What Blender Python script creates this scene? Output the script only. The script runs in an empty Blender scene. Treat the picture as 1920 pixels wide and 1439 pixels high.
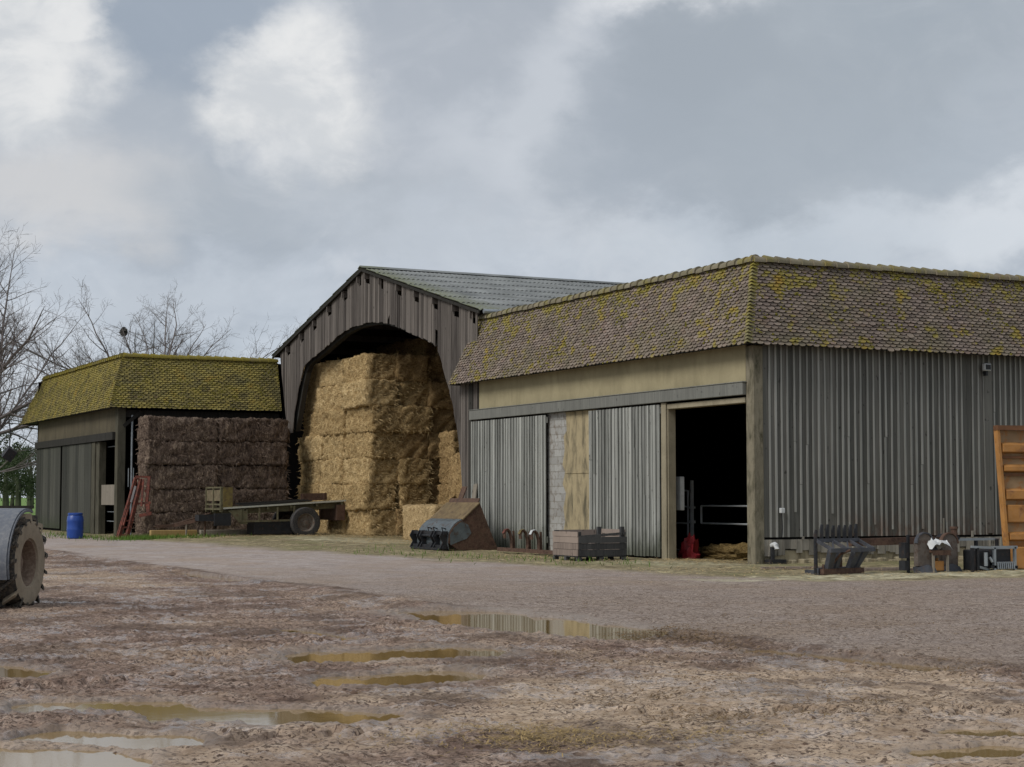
import bpy, math, random
import numpy as np
from mathutils import Vector, Matrix

# ------------------------------------------------------------------ scene
S = bpy.context.scene
COL = S.collection
R = math.radians
rng = random.Random(7)
S.view_settings.view_transform = 'Standard'
S.view_settings.look = 'None'
S.view_settings.exposure = 0.5
S.view_settings.gamma = 1.0
S.view_settings.use_curve_mapping = False
try:
    S.cycles.max_bounces = 6
    S.cycles.use_denoising = True
except Exception:
    pass

# camera: eye height 1.6 m, looking slightly up across the yard
cam = bpy.data.cameras.new('camera')
cam.sensor_width = 36.0
cam.lens = 60.0
cam.clip_start = 0.1
cam.clip_end = 5000.0
camo = bpy.data.objects.new('camera', cam)
COL.objects.link(camo)
camo.location = (-22.89, -32.87, 1.6)
camo.rotation_euler = (R(90 + 3.799), 0, -math.atan2(0.4509, 0.8926))
S.camera = camo

# sun behind thin cloud, from the left
SUN_DIR = Vector((-0.80, -0.14, 0.74)).normalized()
sl = bpy.data.lights.new('sun', 'SUN')
sl.energy = 1.5
sl.angle = R(25)
sl.color = (1.0, 0.965, 0.91)
slo = bpy.data.objects.new('sun', sl)
COL.objects.link(slo)
slo.rotation_euler = SUN_DIR.to_track_quat('Z', 'Y').to_euler()
SUN_EL = math.asin(SUN_DIR.z)
SUN_ROT = math.atan2(SUN_DIR.x, SUN_DIR.y)


# ------------------------------------------------------------------ node helper
class NT:
    def __init__(s, tree):
        s.t = tree
        s.n = tree.nodes
        s.l = tree.links
        s.n.clear()

    def new(s, typ, **kw):
        nd = s.n.new(typ)
        for k, v in kw.items():
            setattr(nd, k, v)
        return nd

    def put(s, sock, val):
        if val is None:
            return
        if hasattr(val, 'is_output') or isinstance(val, bpy.types.NodeSocket):
            s.l.new(val, sock)
        else:
            if isinstance(val, (tuple, list)) and len(val) == 3 and sock.type == 'RGBA':
                val = (*val, 1.0)
            sock.default_value = val

    def math(s, op, a, b=None, c=None, clamp=False):
        nd = s.new('ShaderNodeMath', operation=op)
        nd.use_clamp = clamp
        s.put(nd.inputs[0], a)
        s.put(nd.inputs[1], b)
        s.put(nd.inputs[2], c)
        return nd.outputs[0]

    def vmath(s, op, a, b=None, out=0):
        nd = s.new('ShaderNodeVectorMath', operation=op)
        s.put(nd.inputs[0], a)
        if b is not None:
            if op == 'SCALE':
                s.put(nd.inputs[3], b)
            else:
                s.put(nd.inputs[1], b)
        return nd.outputs[out]

    def mix(s, f, a, b, mode='MIX'):
        nd = s.new('ShaderNodeMix', data_type='RGBA', blend_type=mode)
        s.put(nd.inputs[0], f)
        s.put(nd.inputs[6], a)
        s.put(nd.inputs[7], b)
        return nd.outputs[2]

    def noise(s, vec, scale, detail=4, rough=0.55, dist=0.0, col=False):
        nd = s.new('ShaderNodeTexNoise')
        s.put(nd.inputs['Vector'], vec)
        nd.inputs['Scale'].default_value = scale
        nd.inputs['Detail'].default_value = detail
        nd.inputs['Roughness'].default_value = rough
        nd.inputs['Distortion'].default_value = dist
        return nd.outputs[1 if col else 0]

    def mapr(s, v, a, b, c=0.0, d=1.0, smooth=False):
        nd = s.new('ShaderNodeMapRange')
        nd.interpolation_type = 'SMOOTHSTEP' if smooth else 'LINEAR'
        nd.clamp = True
        s.put(nd.inputs[0], v)
        for i, q in enumerate((a, b, c, d)):
            nd.inputs[i + 1].default_value = q
        return nd.outputs[0]

    def ramp(s, f, stops):
        nd = s.new('ShaderNodeValToRGB')
        s.put(nd.inputs[0], f)
        e = nd.color_ramp.elements
        while len(e) < len(stops):
            e.new(0.5)
        for el, (p, c) in zip(e, stops):
            el.position = p
            el.color = (*c, 1.0)
        return nd.outputs[0]

    def xyz(s, v):
        nd = s.new('ShaderNodeSeparateXYZ')
        s.put(nd.inputs[0], v)
        return nd.outputs

    def comb(s, x, y, z):
        nd = s.new('ShaderNodeCombineXYZ')
        s.put(nd.inputs[0], x)
        s.put(nd.inputs[1], y)
        s.put(nd.inputs[2], z)
        return nd.outputs[0]

    def scalev(s, v, sx, sy, sz):
        return s.vmath('MULTIPLY', v, (sx, sy, sz))

    def bump(s, h, strength=0.5, dist=0.02, normal=None):
        nd = s.new('ShaderNodeBump')
        nd.inputs['Strength'].default_value = strength
        nd.inputs['Distance'].default_value = dist
        s.put(nd.inputs['Height'], h)
        if normal is not None:
            s.put(nd.inputs['Normal'], normal)
        return nd.outputs[0]

    def attr(s, name):
        nd = s.new('ShaderNodeAttribute')
        nd.attribute_name = name
        return nd.outputs['Fac']


def srgb(r, g, b):
    def f(c):
        c /= 255.0
        return c / 12.92 if c <= 0.04045 else ((c + 0.055) / 1.055) ** 2.4
    return (f(r), f(g), f(b))


# ------------------------------------------------------------------ world sky with broken cloud
W = bpy.data.worlds.new('World')
S.world = W
W.use_nodes = True
n = NT(W.node_tree)
tc = n.new('ShaderNodeTexCoord')
dirv = tc.outputs['Generated']
rt = n.vmath('DOT_PRODUCT', dirv, (0.8926, -0.4509, 0.0), out=1)
fw = n.vmath('DOT_PRODUCT', dirv, (0.4509, 0.8926, 0.0), out=1)
az = n.math('ARCTAN2', rt, fw)
el = n.math('ARCSINE', n.xyz(dirv)[2])
base_v = n.scalev(dirv, 1.0, 1.0, 1.5)
wn = n.noise(base_v, 9.0, 7, 0.55, 0.2, col=True)
wn2 = n.noise(base_v, 26.0, 6, 0.6, 0.0, col=True)
wx, wy, wz = n.xyz(wn)
vx, vy, vz = n.xyz(wn2)


def warp(c, a, b, ka, kb):
    t = n.math('MULTIPLY_ADD', n.math('SUBTRACT', a, 0.5), ka, c)
    return n.math('MULTIPLY_ADD', n.math('SUBTRACT', b, 0.5), kb, t)


azw = warp(az, wx, vx, 0.15, 0.035)
elw = warp(el, wy, vy, 0.11, 0.03)
azc = warp(az, wx, vx, 0.045, 0.045)
elc = warp(el, wy, vy, 0.040, 0.045)


def blob(px, py, rx, ry, soft, crisp=False, inner=0.0):
    a = n.math('DIVIDE', n.math('SUBTRACT', azc if crisp else azw, (px - 960) / 3200.0), rx / 3200.0)
    b = n.math('DIVIDE', n.math('SUBTRACT', elc if crisp else elw, (932 - py) / 3200.0), ry / 3200.0)
    d = n.math('SQRT', n.math('ADD', n.math('MULTIPLY', a, a), n.math('MULTIPLY', b, b)))
    return n.mapr(d, 1.0 + soft * 0.5, 1.0 - soft * 0.5 - inner, 0.0, 1.0, smooth=True)


grad = n.ramp(n.mapr(el, 0.0, 0.32), [(0.0, srgb(206, 213, 221)), (0.30, srgb(192, 201, 212)), (0.52, srgb(182, 189, 199)), (0.75, srgb(186, 191, 199)), (1.0, srgb(180, 187, 195))])
c = grad
f1 = n.noise(base_v, 5.5, 8, 0.58, 0.5)
c = n.mix(n.mapr(f1, 0.47, 0.66, 0.0, 0.60, True), c, srgb(216, 220, 226))
c = n.mix(n.mapr(f1, 0.53, 0.36, 0.0, 0.60, True), c, srgb(158, 167, 178))
f2 = n.noise(n.scalev(dirv, 1.0, 1.0, 1.5), 13.0, 9, 0.6, 0.9)
c = n.mix(n.mapr(f2, 0.50, 0.66, 0.0, 0.40, True), c, srgb(212, 216, 222))
c = n.mix(n.mapr(f2, 0.49, 0.34, 0.0, 0.38, True), c, srgb(160, 169, 181))
for (px, py, rx, ry, soft, colr, k) in [
    (1560, 170, 560, 260, 1.5, (160, 169, 178), 0.72),
    (1700, 330, 330, 90, 1.4, (176, 185, 195), 0.5),
    (960, 90, 200, 90, 1.4, (174, 180, 189), 0.7),
    (760, 250, 170, 190, 1.3, (178, 184, 193), 0.6),
    (300, 60, 220, 150, 1.1, (154, 165, 179), 0.9),
    (330, 250, 150, 110, 1.2, (176, 183, 192), 0.7),
    (520, 390, 360, 70, 1.3, (176, 183, 191), 0.6),
    (1040, 190, 110, 170, 1.3, (201, 206, 213), 0.8),
    (1210, 5, 190, 60, 1.2, (228, 230, 233), 0.95),
    (900, 300, 160, 70, 1.5, (204, 209, 216), 0.6),
    (860, 430, 200, 50, 1.4, (200, 207, 216), 0.5),
    (1850, 430, 190, 55, 1.4, (214, 219, 225), 0.9),
    (1480, 440, 330, 40, 1.4, (198, 206, 215), 0.6),
    (120, 380, 220, 80, 1.4, (208, 208, 209), 0.85),
    (300, 560, 300, 60, 1.6, (200, 207, 216), 0.6),
]:
    c = n.mix(n.math('MULTIPLY', blob(px, py, rx, ry, soft), k), c, srgb(*colr))
for (px, py, rx, ry, colr, k) in [(1230, 180, 150, 110, (163, 171, 181), 0.75), (1330, 110, 160, 90, (160, 168, 177), 0.7), (1160, 300, 150, 90, (166, 174, 184), 0.6), (1450, 250, 260, 150, (162, 170, 179), 0.5)]:
    c = n.mix(n.math('MULTIPLY', blob(px, py, rx, ry, 0.7, True), k), c, srgb(*colr))
# sunlit cumulus heaps
heap = None
for (px, py, rx, ry) in [(585, 120, 95, 95), (505, 185, 130, 85), (590, 215, 110, 120), (430, 215, 90, 70), (60, 170, 140, 130), (110, 70, 75, 70), (20, 60, 70, 60)]:
    b = blob(px, py, rx, ry, 1.0, True)
    heap = b if heap is None else n.math('MAXIMUM', heap, b)
shade = n.noise(base_v, 17.0, 6, 0.6, 0.5)
heapcol = n.mix(n.mapr(shade, 0.34, 0.66, 0, 1, True), srgb(210, 213, 216), srgb(236, 236, 235))
c = n.mix(n.math('MULTIPLY', heap, 0.88), c, heapcol)
sky = n.new('ShaderNodeTexSky', sky_type='NISHITA')
sky.sun_disc = False
sky.sun_elevation = SUN_EL
sky.sun_rotation = SUN_ROT
cl = n.vmath('SCALE', c, 7.15)
fin = n.mix(0.97, sky.outputs[0], cl)
bg = n.new('ShaderNodeBackground')
n.put(bg.inputs[0], fin)
bg.inputs[1].default_value = 0.1
out = n.new('ShaderNodeOutputWorld')
n.l.new(bg.outputs[0], out.inputs[0])


# ------------------------------------------------------------------ mesh helpers
class MB:
    def __init__(s):
        s.v = []
        s.f = []
        s.m = []

    def add(s, vs, fs, m=0):
        o = len(s.v)
        s.v.extend([tuple(p) for p in vs])
        for f in fs:
            s.f.append(tuple(i + o for i in f))
            s.m.append(m)

    def box(s, x0, x1, y0, y1, z0, z1, m=0, M=None):
        vs = [(x, y, z) for z in (z0, z1) for y in (y0, y1) for x in (x0, x1)]
        if M is not None:
            vs = [tuple(M @ Vector(p)) for p in vs]
        s.add(vs, [(0, 2, 3, 1), (4, 5, 7, 6), (0, 1, 5, 4), (2, 6, 7, 3), (0, 4, 6, 2), (1, 3, 7, 5)], m)

    def beam(s, p, q, w, h, m=0, up=(0, 0, 1)):
        p, q = Vector(p), Vector(q)
        d = (q - p).normalized()
        u = Vector(up)
        if abs(d.dot(u)) > 0.98:
            u = Vector((0, 1, 0))
        a = d.cross(u).normalized() * (w / 2)
        b = a.cross(d).normalized() * (h / 2)
        vs = [p - a - b, p + a - b, p + a + b, p - a + b, q - a - b, q + a - b, q + a + b, q - a + b]
        s.add(vs, [(0, 1, 2, 3), (7, 6, 5, 4), (0, 4, 5, 1), (1, 5, 6, 2), (2, 6, 7, 3), (3, 7, 4, 0)], m)

    def tube(s, pts, rad, k=8, m=0, caps=True):
        pts = [Vector(p) for p in pts]
        if not hasattr(rad, '__len__'):
            rad = [rad] * len(pts)
        vs, fs = [], []
        for i, p in enumerate(pts):
            d = (pts[min(i + 1, len(pts) - 1)] - pts[max(i - 1, 0)]).normalized()
            u = Vector((0, 0, 1)) if abs(d.z) < 0.9 else Vector((1, 0, 0))
            a = d.cross(u).normalized()
            b = a.cross(d)
            for j in range(k):
                t = 2 * math.pi * j / k
                vs.append(p + (a * math.cos(t) + b * math.sin(t)) * rad[i])
        for i in range(len(pts) - 1):
            for j in range(k):
                fs.append((i * k + j, i * k + (j + 1) % k, (i + 1) * k + (j + 1) % k, (i + 1) * k + j))
        if caps:
            fs.append(tuple(reversed(range(k))))
            fs.append(tuple(range((len(pts) - 1) * k, len(pts) * k)))
        s.add(vs, fs, m)

    def prism(s, poly, ext, m=0):
        """poly: list of 3-D points; ext: extrusion vector"""
        k = len(poly)
        e = Vector(ext)
        vs = [Vector(p) for p in poly] + [Vector(p) + e for p in poly]
        fs = [tuple(range(k)), tuple(reversed(range(k, 2 * k)))]
        fs += [(i, i + k, (i + 1) % k + k, (i + 1) % k) for i in range(k)]
        s.add(vs, fs, m)

    def strip(s, prof, ext, th, m=0):
        """curved plate: profile of (point) extruded by ext, thickness th along the profile normal"""
        e = Vector(ext)
        en = e.normalized()
        P = [Vector(p) for p in prof]
        Q = []
        for i, p in enumerate(P):
            d = (P[min(i + 1, len(P) - 1)] - P[max(i - 1, 0)]).normalized()
            Q.append(p + d.cross(en).normalized() * th)
        vs, fs = [], []
        for p, q in zip(P, Q):
            vs += [p, p + e, q + e, q]
        for i in range(len(P) - 1):
            a, b = 4 * i, 4 * i + 4
            for j in range(4):
                fs.append((a + j, a + (j + 1) % 4, b + (j + 1) % 4, b + j))
        fs.append((3, 2, 1, 0))
        t = 4 * (len(P) - 1)
        fs.append((t, t + 1, t + 2, t + 3))
        s.add(vs, fs, m)

    def lathe(s, prof, k=20, m=0, M=None):
        """prof: list of (r, z) about local z"""
        vs, fs = [], []
        for r, z in prof:
            for j in range(k):
                t = 2 * math.pi * j / k
                p = Vector((r * math.cos(t), r * math.sin(t), z))
                vs.append(M @ p if M is not None else p)
        for i in range(len(prof) - 1):
            for j in range(k):
                fs.append((i * k + j, i * k + (j + 1) % k, (i + 1) * k + (j + 1) % k, (i + 1) * k + j))
        fs.append(tuple(reversed(range(k))))
        fs.append(tuple(range((len(prof) - 1) * k, len(prof) * k)))
        s.add(vs, fs, m)

    def build(s, name, mats, parent=None, smooth=False, origin=None, bevel=0):
        me = bpy.data.meshes.new(name)
        v = s.v
        if origin is not None:
            v = [(a - origin[0], b - origin[1], c_ - origin[2]) for a, b, c_ in v]
        me.from_pydata(v, [], s.f)
        if not isinstance(mats, (list, tuple)):
            mats = [mats]
        for m in mats:
            me.materials.append(m)
        me.polygons.foreach_set('material_index', s.m)
        if smooth:
            me.polygons.foreach_set('use_smooth', [True] * len(s.f))
        me.update()
        o = bpy.data.objects.new(name, me)
        COL.objects.link(o)
        if parent is not None:
            o.parent = parent
        if bevel:
            md = o.modifiers.new('bevel', 'BEVEL')
            md.width = bevel
            md.segments = 1
            md.limit_method = 'ANGLE'
        if smooth:
            try:
                me.set_sharp_from_angle(angle=R(40))
            except Exception:
                pass
        return o


def tag(o, label=None, cat=None, group=None, kind=None):
    if label:
        o['label'] = label
    if cat:
        o['category'] = cat
    if group:
        o['group'] = group
    if kind:
        o['kind'] = kind
    return o


def thing(name, label, cat, loc=(0, 0, 0), rotz=0.0, group=None):
    o = bpy.data.objects.new(name, None)
    COL.objects.link(o)
    o.empty_display_size = 0.3
    o.location = loc
    o.rotation_euler = (0, 0, rotz)
    return tag(o, label, cat, group)


# numpy gradient noise -------------------------------------------------
_P = np.random.RandomState(3).permutation(512)
_G = np.random.RandomState(4).uniform(0, 2 * np.pi, 512)


def pnoise(x, y, seed=0):
    xi = np.floor(x).astype(int)
    yi = np.floor(y).astype(int)
    xf, yf = x - xi, y - yi
    u = xf * xf * xf * (xf * (xf * 6 - 15) + 10)
    v = yf * yf * yf * (yf * (yf * 6 - 15) + 10)

    def g(ix, iy, fx, fy):
        h = _P[(_P[(ix + seed * 37) & 511] + iy) & 511]
        a = _G[h]
        return np.cos(a) * fx + np.sin(a) * fy
    a = g(xi, yi, xf, yf)
    b = g(xi + 1, yi, xf - 1, yf)
    c_ = g(xi, yi + 1, xf, yf - 1)
    d = g(xi + 1, yi + 1, xf - 1, yf - 1)
    return (a * (1 - u) + b * u) * (1 - v) + (c_ * (1 - u) + d * u) * v


def fbm(x, y, octv=5, seed=0, gain=0.5):
    t = np.zeros_like(x)
    a = 1.0
    for i in range(octv):
        t += a * pnoise(x * 2 ** i, y * 2 ** i, seed + i)
        a *= gain
    return t


# ------------------------------------------------------------------ materials
def mat(name, fn):
    m = bpy.data.materials.new(name)
    m.use_nodes = True
    t = NT(m.node_tree)
    o = t.new('ShaderNodeOutputMaterial')
    b = t.new('ShaderNodeBsdfPrincipled')
    b.inputs['Roughness'].default_value = 0.8
    b.inputs['Specular IOR Level'].default_value = 0.25
    t.l.new(b.outputs[0], o.inputs[0])
    geo = t.new('ShaderNodeNewGeometry')
    inf = t.new('ShaderNodeObjectInfo')
    tcd = t.new('ShaderNodeTexCoord')
    t.pos = geo.outputs['Position']
    t.island = geo.outputs['Random Per Island']
    t.rnd = inf.outputs['Random']
    t.obj = t.vmath('ADD', tcd.outputs['Object'], t.vmath('SCALE', t.comb(inf.outputs['Random'], inf.outputs['Random'], inf.outputs['Random']), 37.0))
    t.nrm = geo.outputs['Normal']
    t.b = b

    def setc(colr=None, rough=None, normal=None, metal=None, spec=None):
        if colr is not None:
            t.put(b.inputs['Base Color'], colr)
        if rough is not None:
            t.put(b.inputs['Roughness'], rough)
        if normal is not None:
            t.put(b.inputs['Normal'], normal)
        if metal is not None:
            t.put(b.inputs['Metallic'], metal)
        if spec is not None:
            t.put(b.inputs['Specular IOR Level'], spec)
    t.set = setc
    fn(t)
    return m


def wood(dark, light, var=0.5, algae=None, stain=None, knots=True, strk=26.0):
    def fn(t):
        off = t.vmath('SCALE', t.comb(t.island, t.island, t.island), 61.0)
        p = t.vmath('ADD', t.pos, off)
        g1 = t.noise(t.scalev(p, 1, 1, 0.035), strk, 5, 0.6)
        g2 = t.noise(t.scalev(p, 1, 1, 0.10), 4.0, 4, 0.6)
        f = t.math('ADD', t.math('MULTIPLY', g1, 0.65), t.math('MULTIPLY', g2, 0.35))
        f = t.math('ADD', f, t.math('MULTIPLY', t.math('SUBTRACT', t.island, 0.5), var))
        c = t.mix(t.mapr(f, 0.30, 0.72), dark, light)
        pat = t.noise(t.scalev(t.pos, 1, 1, 0.5), 0.9, 4, 0.55)
        c = t.mix(t.mapr(pat, 0.45, 0.7, 0, 0.35), c, tuple(0.55 * q for q in light))
        if knots:
            kn = t.noise(t.scalev(p, 1, 1, 0.6), 9.0, 2, 0.5)
            c = t.mix(t.mapr(kn, 0.68, 0.74, 0, 0.7), c, tuple(0.35 * q for q in dark))
        if algae:
            z = t.xyz(t.pos)[2]
            nz = t.noise(t.scalev(t.pos, 1, 1, 0.35), 5.0, 5, 0.65)
            a = t.math('ADD', t.math('MULTIPLY', z, -1.0), t.math('MULTIPLY', nz, 1.6))
            c = t.mix(t.mapr(a, -0.15, 0.75, 0, 0.8, True), c, algae)
        if stain:
            x0, x1, z0, z1, sc = stain
            x = t.xyz(t.pos)[0]
            z = t.xyz(t.pos)[2]
            nz = t.noise(t.scalev(t.pos, 1, 1, 0.5), 3.0, 5, 0.65)
            m1 = t.math('MULTIPLY', t.mapr(x, x0 - 1, x0 + 1, 0, 1, True), t.mapr(x, x1 + 1, x1 - 1, 0, 1, True))
            m2 = t.mapr(t.math('ADD', z, t.math('MULTIPLY', nz, -0.9)), z1 - 0.45, z0 - 0.45, 0, 1, True)
            c = t.mix(t.math('MULTIPLY', t.math('MULTIPLY', m1, m2), t.mapr(t.noise(t.scalev(t.pos, 1, 1, 0.4), 7.0, 6, 0.7), 0.42, 0.58, 0.0, 0.7)), c, sc)
        t.set(c, 0.85, t.bump(g1, 0.5, 0.012), spec=0.15)
    return fn


M_DOOR = mat('weathered_grey_planks', wood(srgb(100, 101, 97), srgb(172, 173, 167), 0.35, algae=srgb(62, 66, 52)))
M_DOOR2 = mat('green_grey_boards', wood(srgb(50, 51, 47), srgb(82, 82, 75), 0.4, algae=srgb(60, 66, 50), strk=12))
M_LWALL = mat('long_wall_boards', wood(srgb(80, 80, 76), srgb(118, 116, 110), 0.32, stain=(2.5, 7.5, 0.5, 1.5, srgb(92, 66, 54))))
M_BATT = mat('pale_battens', wood(srgb(132, 132, 127), srgb(166, 165, 159), 0.25, stain=(2.5, 7.5, 0.5, 1.5, srgb(120, 92, 76)), knots=False))
M_LOW = mat('lower_boards', wood(srgb(116, 112, 104), srgb(164, 158, 146), 0.5))
M_GABLE = mat('gable_boards', wood(srgb(66, 61, 58), srgb(118, 111, 105), 0.4))
M_BEAM = mat('grey_beam', wood(srgb(84, 85, 82), srgb(124, 124, 118), 0.3))
M_DARKW = mat('dark_timber', wood(srgb(34, 33, 32), srgb(62, 60, 56), 0.4))
M_PLANK = mat('pale_planks', wood(srgb(100, 94, 84), srgb(146, 138, 126), 0.5))
M_CRATE = mat('crate_planks', wood(srgb(92, 82, 76), srgb(150, 136, 126), 0.6))
M_CRATED = mat('dark_crate_planks', wood(srgb(48, 48, 50), srgb(82, 82, 82), 0.5))
M_TIMBER = mat('yellow_timber', wood(srgb(128, 104, 66), srgb(172, 146, 98), 0.4))


def plain(colr, rough=0.7, var=0.25, sc=4.0, metal=0.0, rust=None, rustlim=(0.5, 0.65), spec=0.3, dirt=None):
    def fn(t):
        a = t.noise(t.obj, sc, 5, 0.6)
        c = t.mix(t.mapr(a, 0.3, 0.7), tuple(q * (1 - var) for q in colr), tuple(min(1, q * (1 + var)) for q in colr))
        if rust:
            r_ = t.noise(t.obj, sc * 1.6, 7, 0.65, 0.3)
            c = t.mix(t.mapr(r_, rustlim[0], rustlim[1], 0, 0.9), c, rust)
        if dirt:
            d = t.noise(t.obj, sc * 4, 5, 0.7)
            c = t.mix(t.mapr(d, 0.45, 0.7, 0, 0.7), c, dirt)
        fine = t.noise(t.obj, sc * 14, 4, 0.6)
        t.set(c, t.mapr(a, 0.2, 0.8, max(0.05, rough - 0.12), min(1, rough + 0.12)), t.bump(fine, 0.25, 0.006), metal, spec)
    return fn


M_DARK = mat('interior_shade_dark', plain(srgb(26, 25, 25), 0.95, 0.2, spec=0.05))  # near-black: puts the shade inside the barns into the wall colour
M_STEELK = mat('black_steel', plain(srgb(46, 47, 50), 0.55, 0.3, 6, 0.3, rust=srgb(78, 62, 54), rustlim=(0.55, 0.72)))
M_STEELM = mat('worn_dark_steel', plain(srgb(78, 80, 86), 0.5, 0.3, 6, 0.3, rust=srgb(92, 76, 64), rustlim=(0.55, 0.72)))
M_GALVL = mat('bright_galvanised_tube', plain(srgb(206, 210, 212), 0.6, 0.1, 5, 0.0))
M_GALV = mat('galvanised_steel', plain(srgb(150, 156, 160), 0.45, 0.2, 5, 0.5))
M_RUST = mat('rusty_steel', plain(srgb(88, 66, 56), 0.8, 0.3, 5, 0.1, rust=srgb(66, 48, 42), dirt=srgb(104, 88, 70)))
M_RUSTR = mat('red_rusty_steel', plain(srgb(118, 66, 54), 0.75, 0.35, 7, 0.1, rust=srgb(78, 54, 48), rustlim=(0.42, 0.6)))
M_BUCKET = mat('worn_blue_grey_steel', plain(srgb(98, 106, 110), 0.5, 0.25, 4, 0.4, rust=srgb(84, 66, 56), rustlim=(0.52, 0.66)))
M_BRPLATE = mat('brown_mossy_plate', plain(srgb(112, 96, 70), 0.85, 0.3, 4, 0.0, rust=srgb(84, 68, 52)))
M_GUARD = mat('grey_brown_steel', plain(srgb(98, 90, 84), 0.8, 0.25, 7, 0.1, rust=srgb(82, 64, 54)))
M_ORANGE = mat('orange_paint', plain(srgb(172, 122, 66), 0.65, 0.22, 2.5, 0.0, rust=srgb(116, 76, 50), rustlim=(0.53, 0.68), dirt=srgb(164, 124, 86)))
M_PANELG = mat('dirty_tan_panel', plain(srgb(146, 122, 92), 0.7, 0.25, 2.5, 0.0, rust=srgb(160, 108, 58), rustlim=(0.48, 0.6)))
M_ORANGED = mat('rusty_rim', plain(srgb(110, 76, 52), 0.7, 0.3, 4))
M_BLUE = mat('blue_plastic', plain(srgb(28, 66, 142), 0.4, 0.15, 4, spec=0.5))
M_RED = mat('red_plastic', plain(srgb(122, 30, 36), 0.6, 0.3, 6))
M_WHITE = mat('white_paint', plain(srgb(196, 198, 198), 0.6, 0.12, 6))
M_YELLOW = mat('faded_yellow_paint', plain(srgb(112, 99, 58), 0.8, 0.3, 6, 0.0, rust=srgb(92, 78, 58), rustlim=(0.48, 0.6)))
M_OLIVE = mat('faded_olive_paint', plain(srgb(98, 94, 72), 0.75, 0.3, 5, 0.0, rust=srgb(88, 72, 56), rustlim=(0.52, 0.66)))
M_OLIVE2 = mat('weathered_board', plain(srgb(112, 102, 80), 0.85, 0.3, 6, rust=srgb(84, 72, 58)))
M_ALU = mat('pale_bed_edge', plain(srgb(176, 176, 166), 0.5, 0.15, 5))
M_RUBBER = mat('tyre_rubber', plain(srgb(56, 56, 58), 0.85, 0.25, 6, dirt=srgb(96, 88, 78), spec=0.2))
M_MUDTYRE = mat('muddy_tyre', plain(srgb(150, 138, 120), 0.9, 0.2, 5, dirt=srgb(122, 108, 92), spec=0.1))
M_MUDTREAD = mat('dirty_tread_rubber', plain(srgb(62, 60, 58), 0.85, 0.3, 6, dirt=srgb(132, 120, 102), spec=0.15))
M_FENDER = mat('grey_plastic_mudguard', plain(srgb(96, 100, 108), 0.55, 0.12, 4, dirt=srgb(128, 128, 128), spec=0.3))
M_RIM = mat('muddy_rim', plain(srgb(116, 98, 84), 0.8, 0.25, 6, dirt=srgb(150, 134, 116)))
M_GRIM = mat('grey_rim', plain(srgb(112, 104, 96), 0.8, 0.25, 6, rust=srgb(96, 66, 52)))
M_TWIG = mat('bark', plain(srgb(112, 105, 103), 0.95, 0.3, 3, spec=0.05))
M_BARKG = mat('mossy_bark', plain(srgb(74, 78, 62), 0.95, 0.3, 2, spec=0.05))


def concrete(base, stain1, sc=1.0, pits=True, k=0.8):
    def fn(t):
        a = t.noise(t.pos, 1.2 * sc, 6, 0.62)
        s1 = t.noise(t.scalev(t.pos, 1, 1, 0.3), 2.6 * sc, 6, 0.65, 0.4)
        c = t.mix(t.mapr(a, 0.3, 0.7), tuple(q * 0.82 for q in base), tuple(q * 1.12 for q in base))
        c = t.mix(t.mapr(s1, 0.46, 0.68, 0, k), c, stain1)
        f = t.noise(t.pos, 24 * sc, 4, 0.65)
        if pits:
            c = t.mix(t.mapr(f, 0.60, 0.72, 0, 0.55), c, tuple(q * 0.5 for q in stain1))
        t.set(c, 0.92, t.bump(f, 0.45, 0.012), spec=0.12)
    return fn


M_POST = mat('stained_concrete', concrete(srgb(130, 123, 106), srgb(70, 68, 54), 2.4, k=0.95))
M_JAMB = mat('pale_concrete', concrete(srgb(152, 143, 122), srgb(118, 110, 92), 1.2, k=0.6))
M_RENDER = mat('ochre_render', concrete(srgb(160, 150, 121), srgb(132, 124, 98), 0.7, False, 0.6))
M_RENDERG = mat('grey_ochre_render', concrete(srgb(94, 87, 72), srgb(70, 66, 56), 0.7, False, 0.6))
M_PATCH = mat('stained_render', concrete(srgb(166, 152, 122), srgb(92, 87, 72), 1.5, False, 0.95))
M_PLINTH = mat('plinth_stone', concrete(srgb(160, 150, 126), srgb(98, 90, 72), 2.5))
M_POSTD = mat('dark_stained_concrete', concrete(srgb(84, 81, 70), srgb(54, 54, 45), 1.8))


def blocks(t):
    p = t.comb(t.xyz(t.pos)[1], t.xyz(t.pos)[2], 0.0)
    br = t.new('ShaderNodeTexBrick')
    t.put(br.inputs['Vector'], p)
    br.inputs['Scale'].default_value = 1.0
    br.inputs['Mortar Size'].default_value = 0.012
    br.inputs['Brick Width'].default_value = 0.45
    br.inputs['Row Height'].default_value = 0.21
    t.put(br.inputs['Color1'], srgb(166, 165, 161))
    t.put(br.inputs['Color2'], srgb(146, 144, 140))
    t.put(br.inputs['Mortar'], srgb(140, 137, 130))
    s1 = t.noise(t.pos, 7, 6, 0.65)
    c = t.mix(t.mapr(s1, 0.5, 0.66, 0, 0.75), br.outputs[0], srgb(108, 96, 84))
    t.set(c, 0.9, t.bump(t.math('ADD', t.math('MULTIPLY', br.outputs[1], -1.0), t.math('MULTIPLY', s1, 0.4)), 0.6, 0.015), spec=0.1)


M_BLOCK = mat('whitewashed_blocks', blocks)


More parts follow.
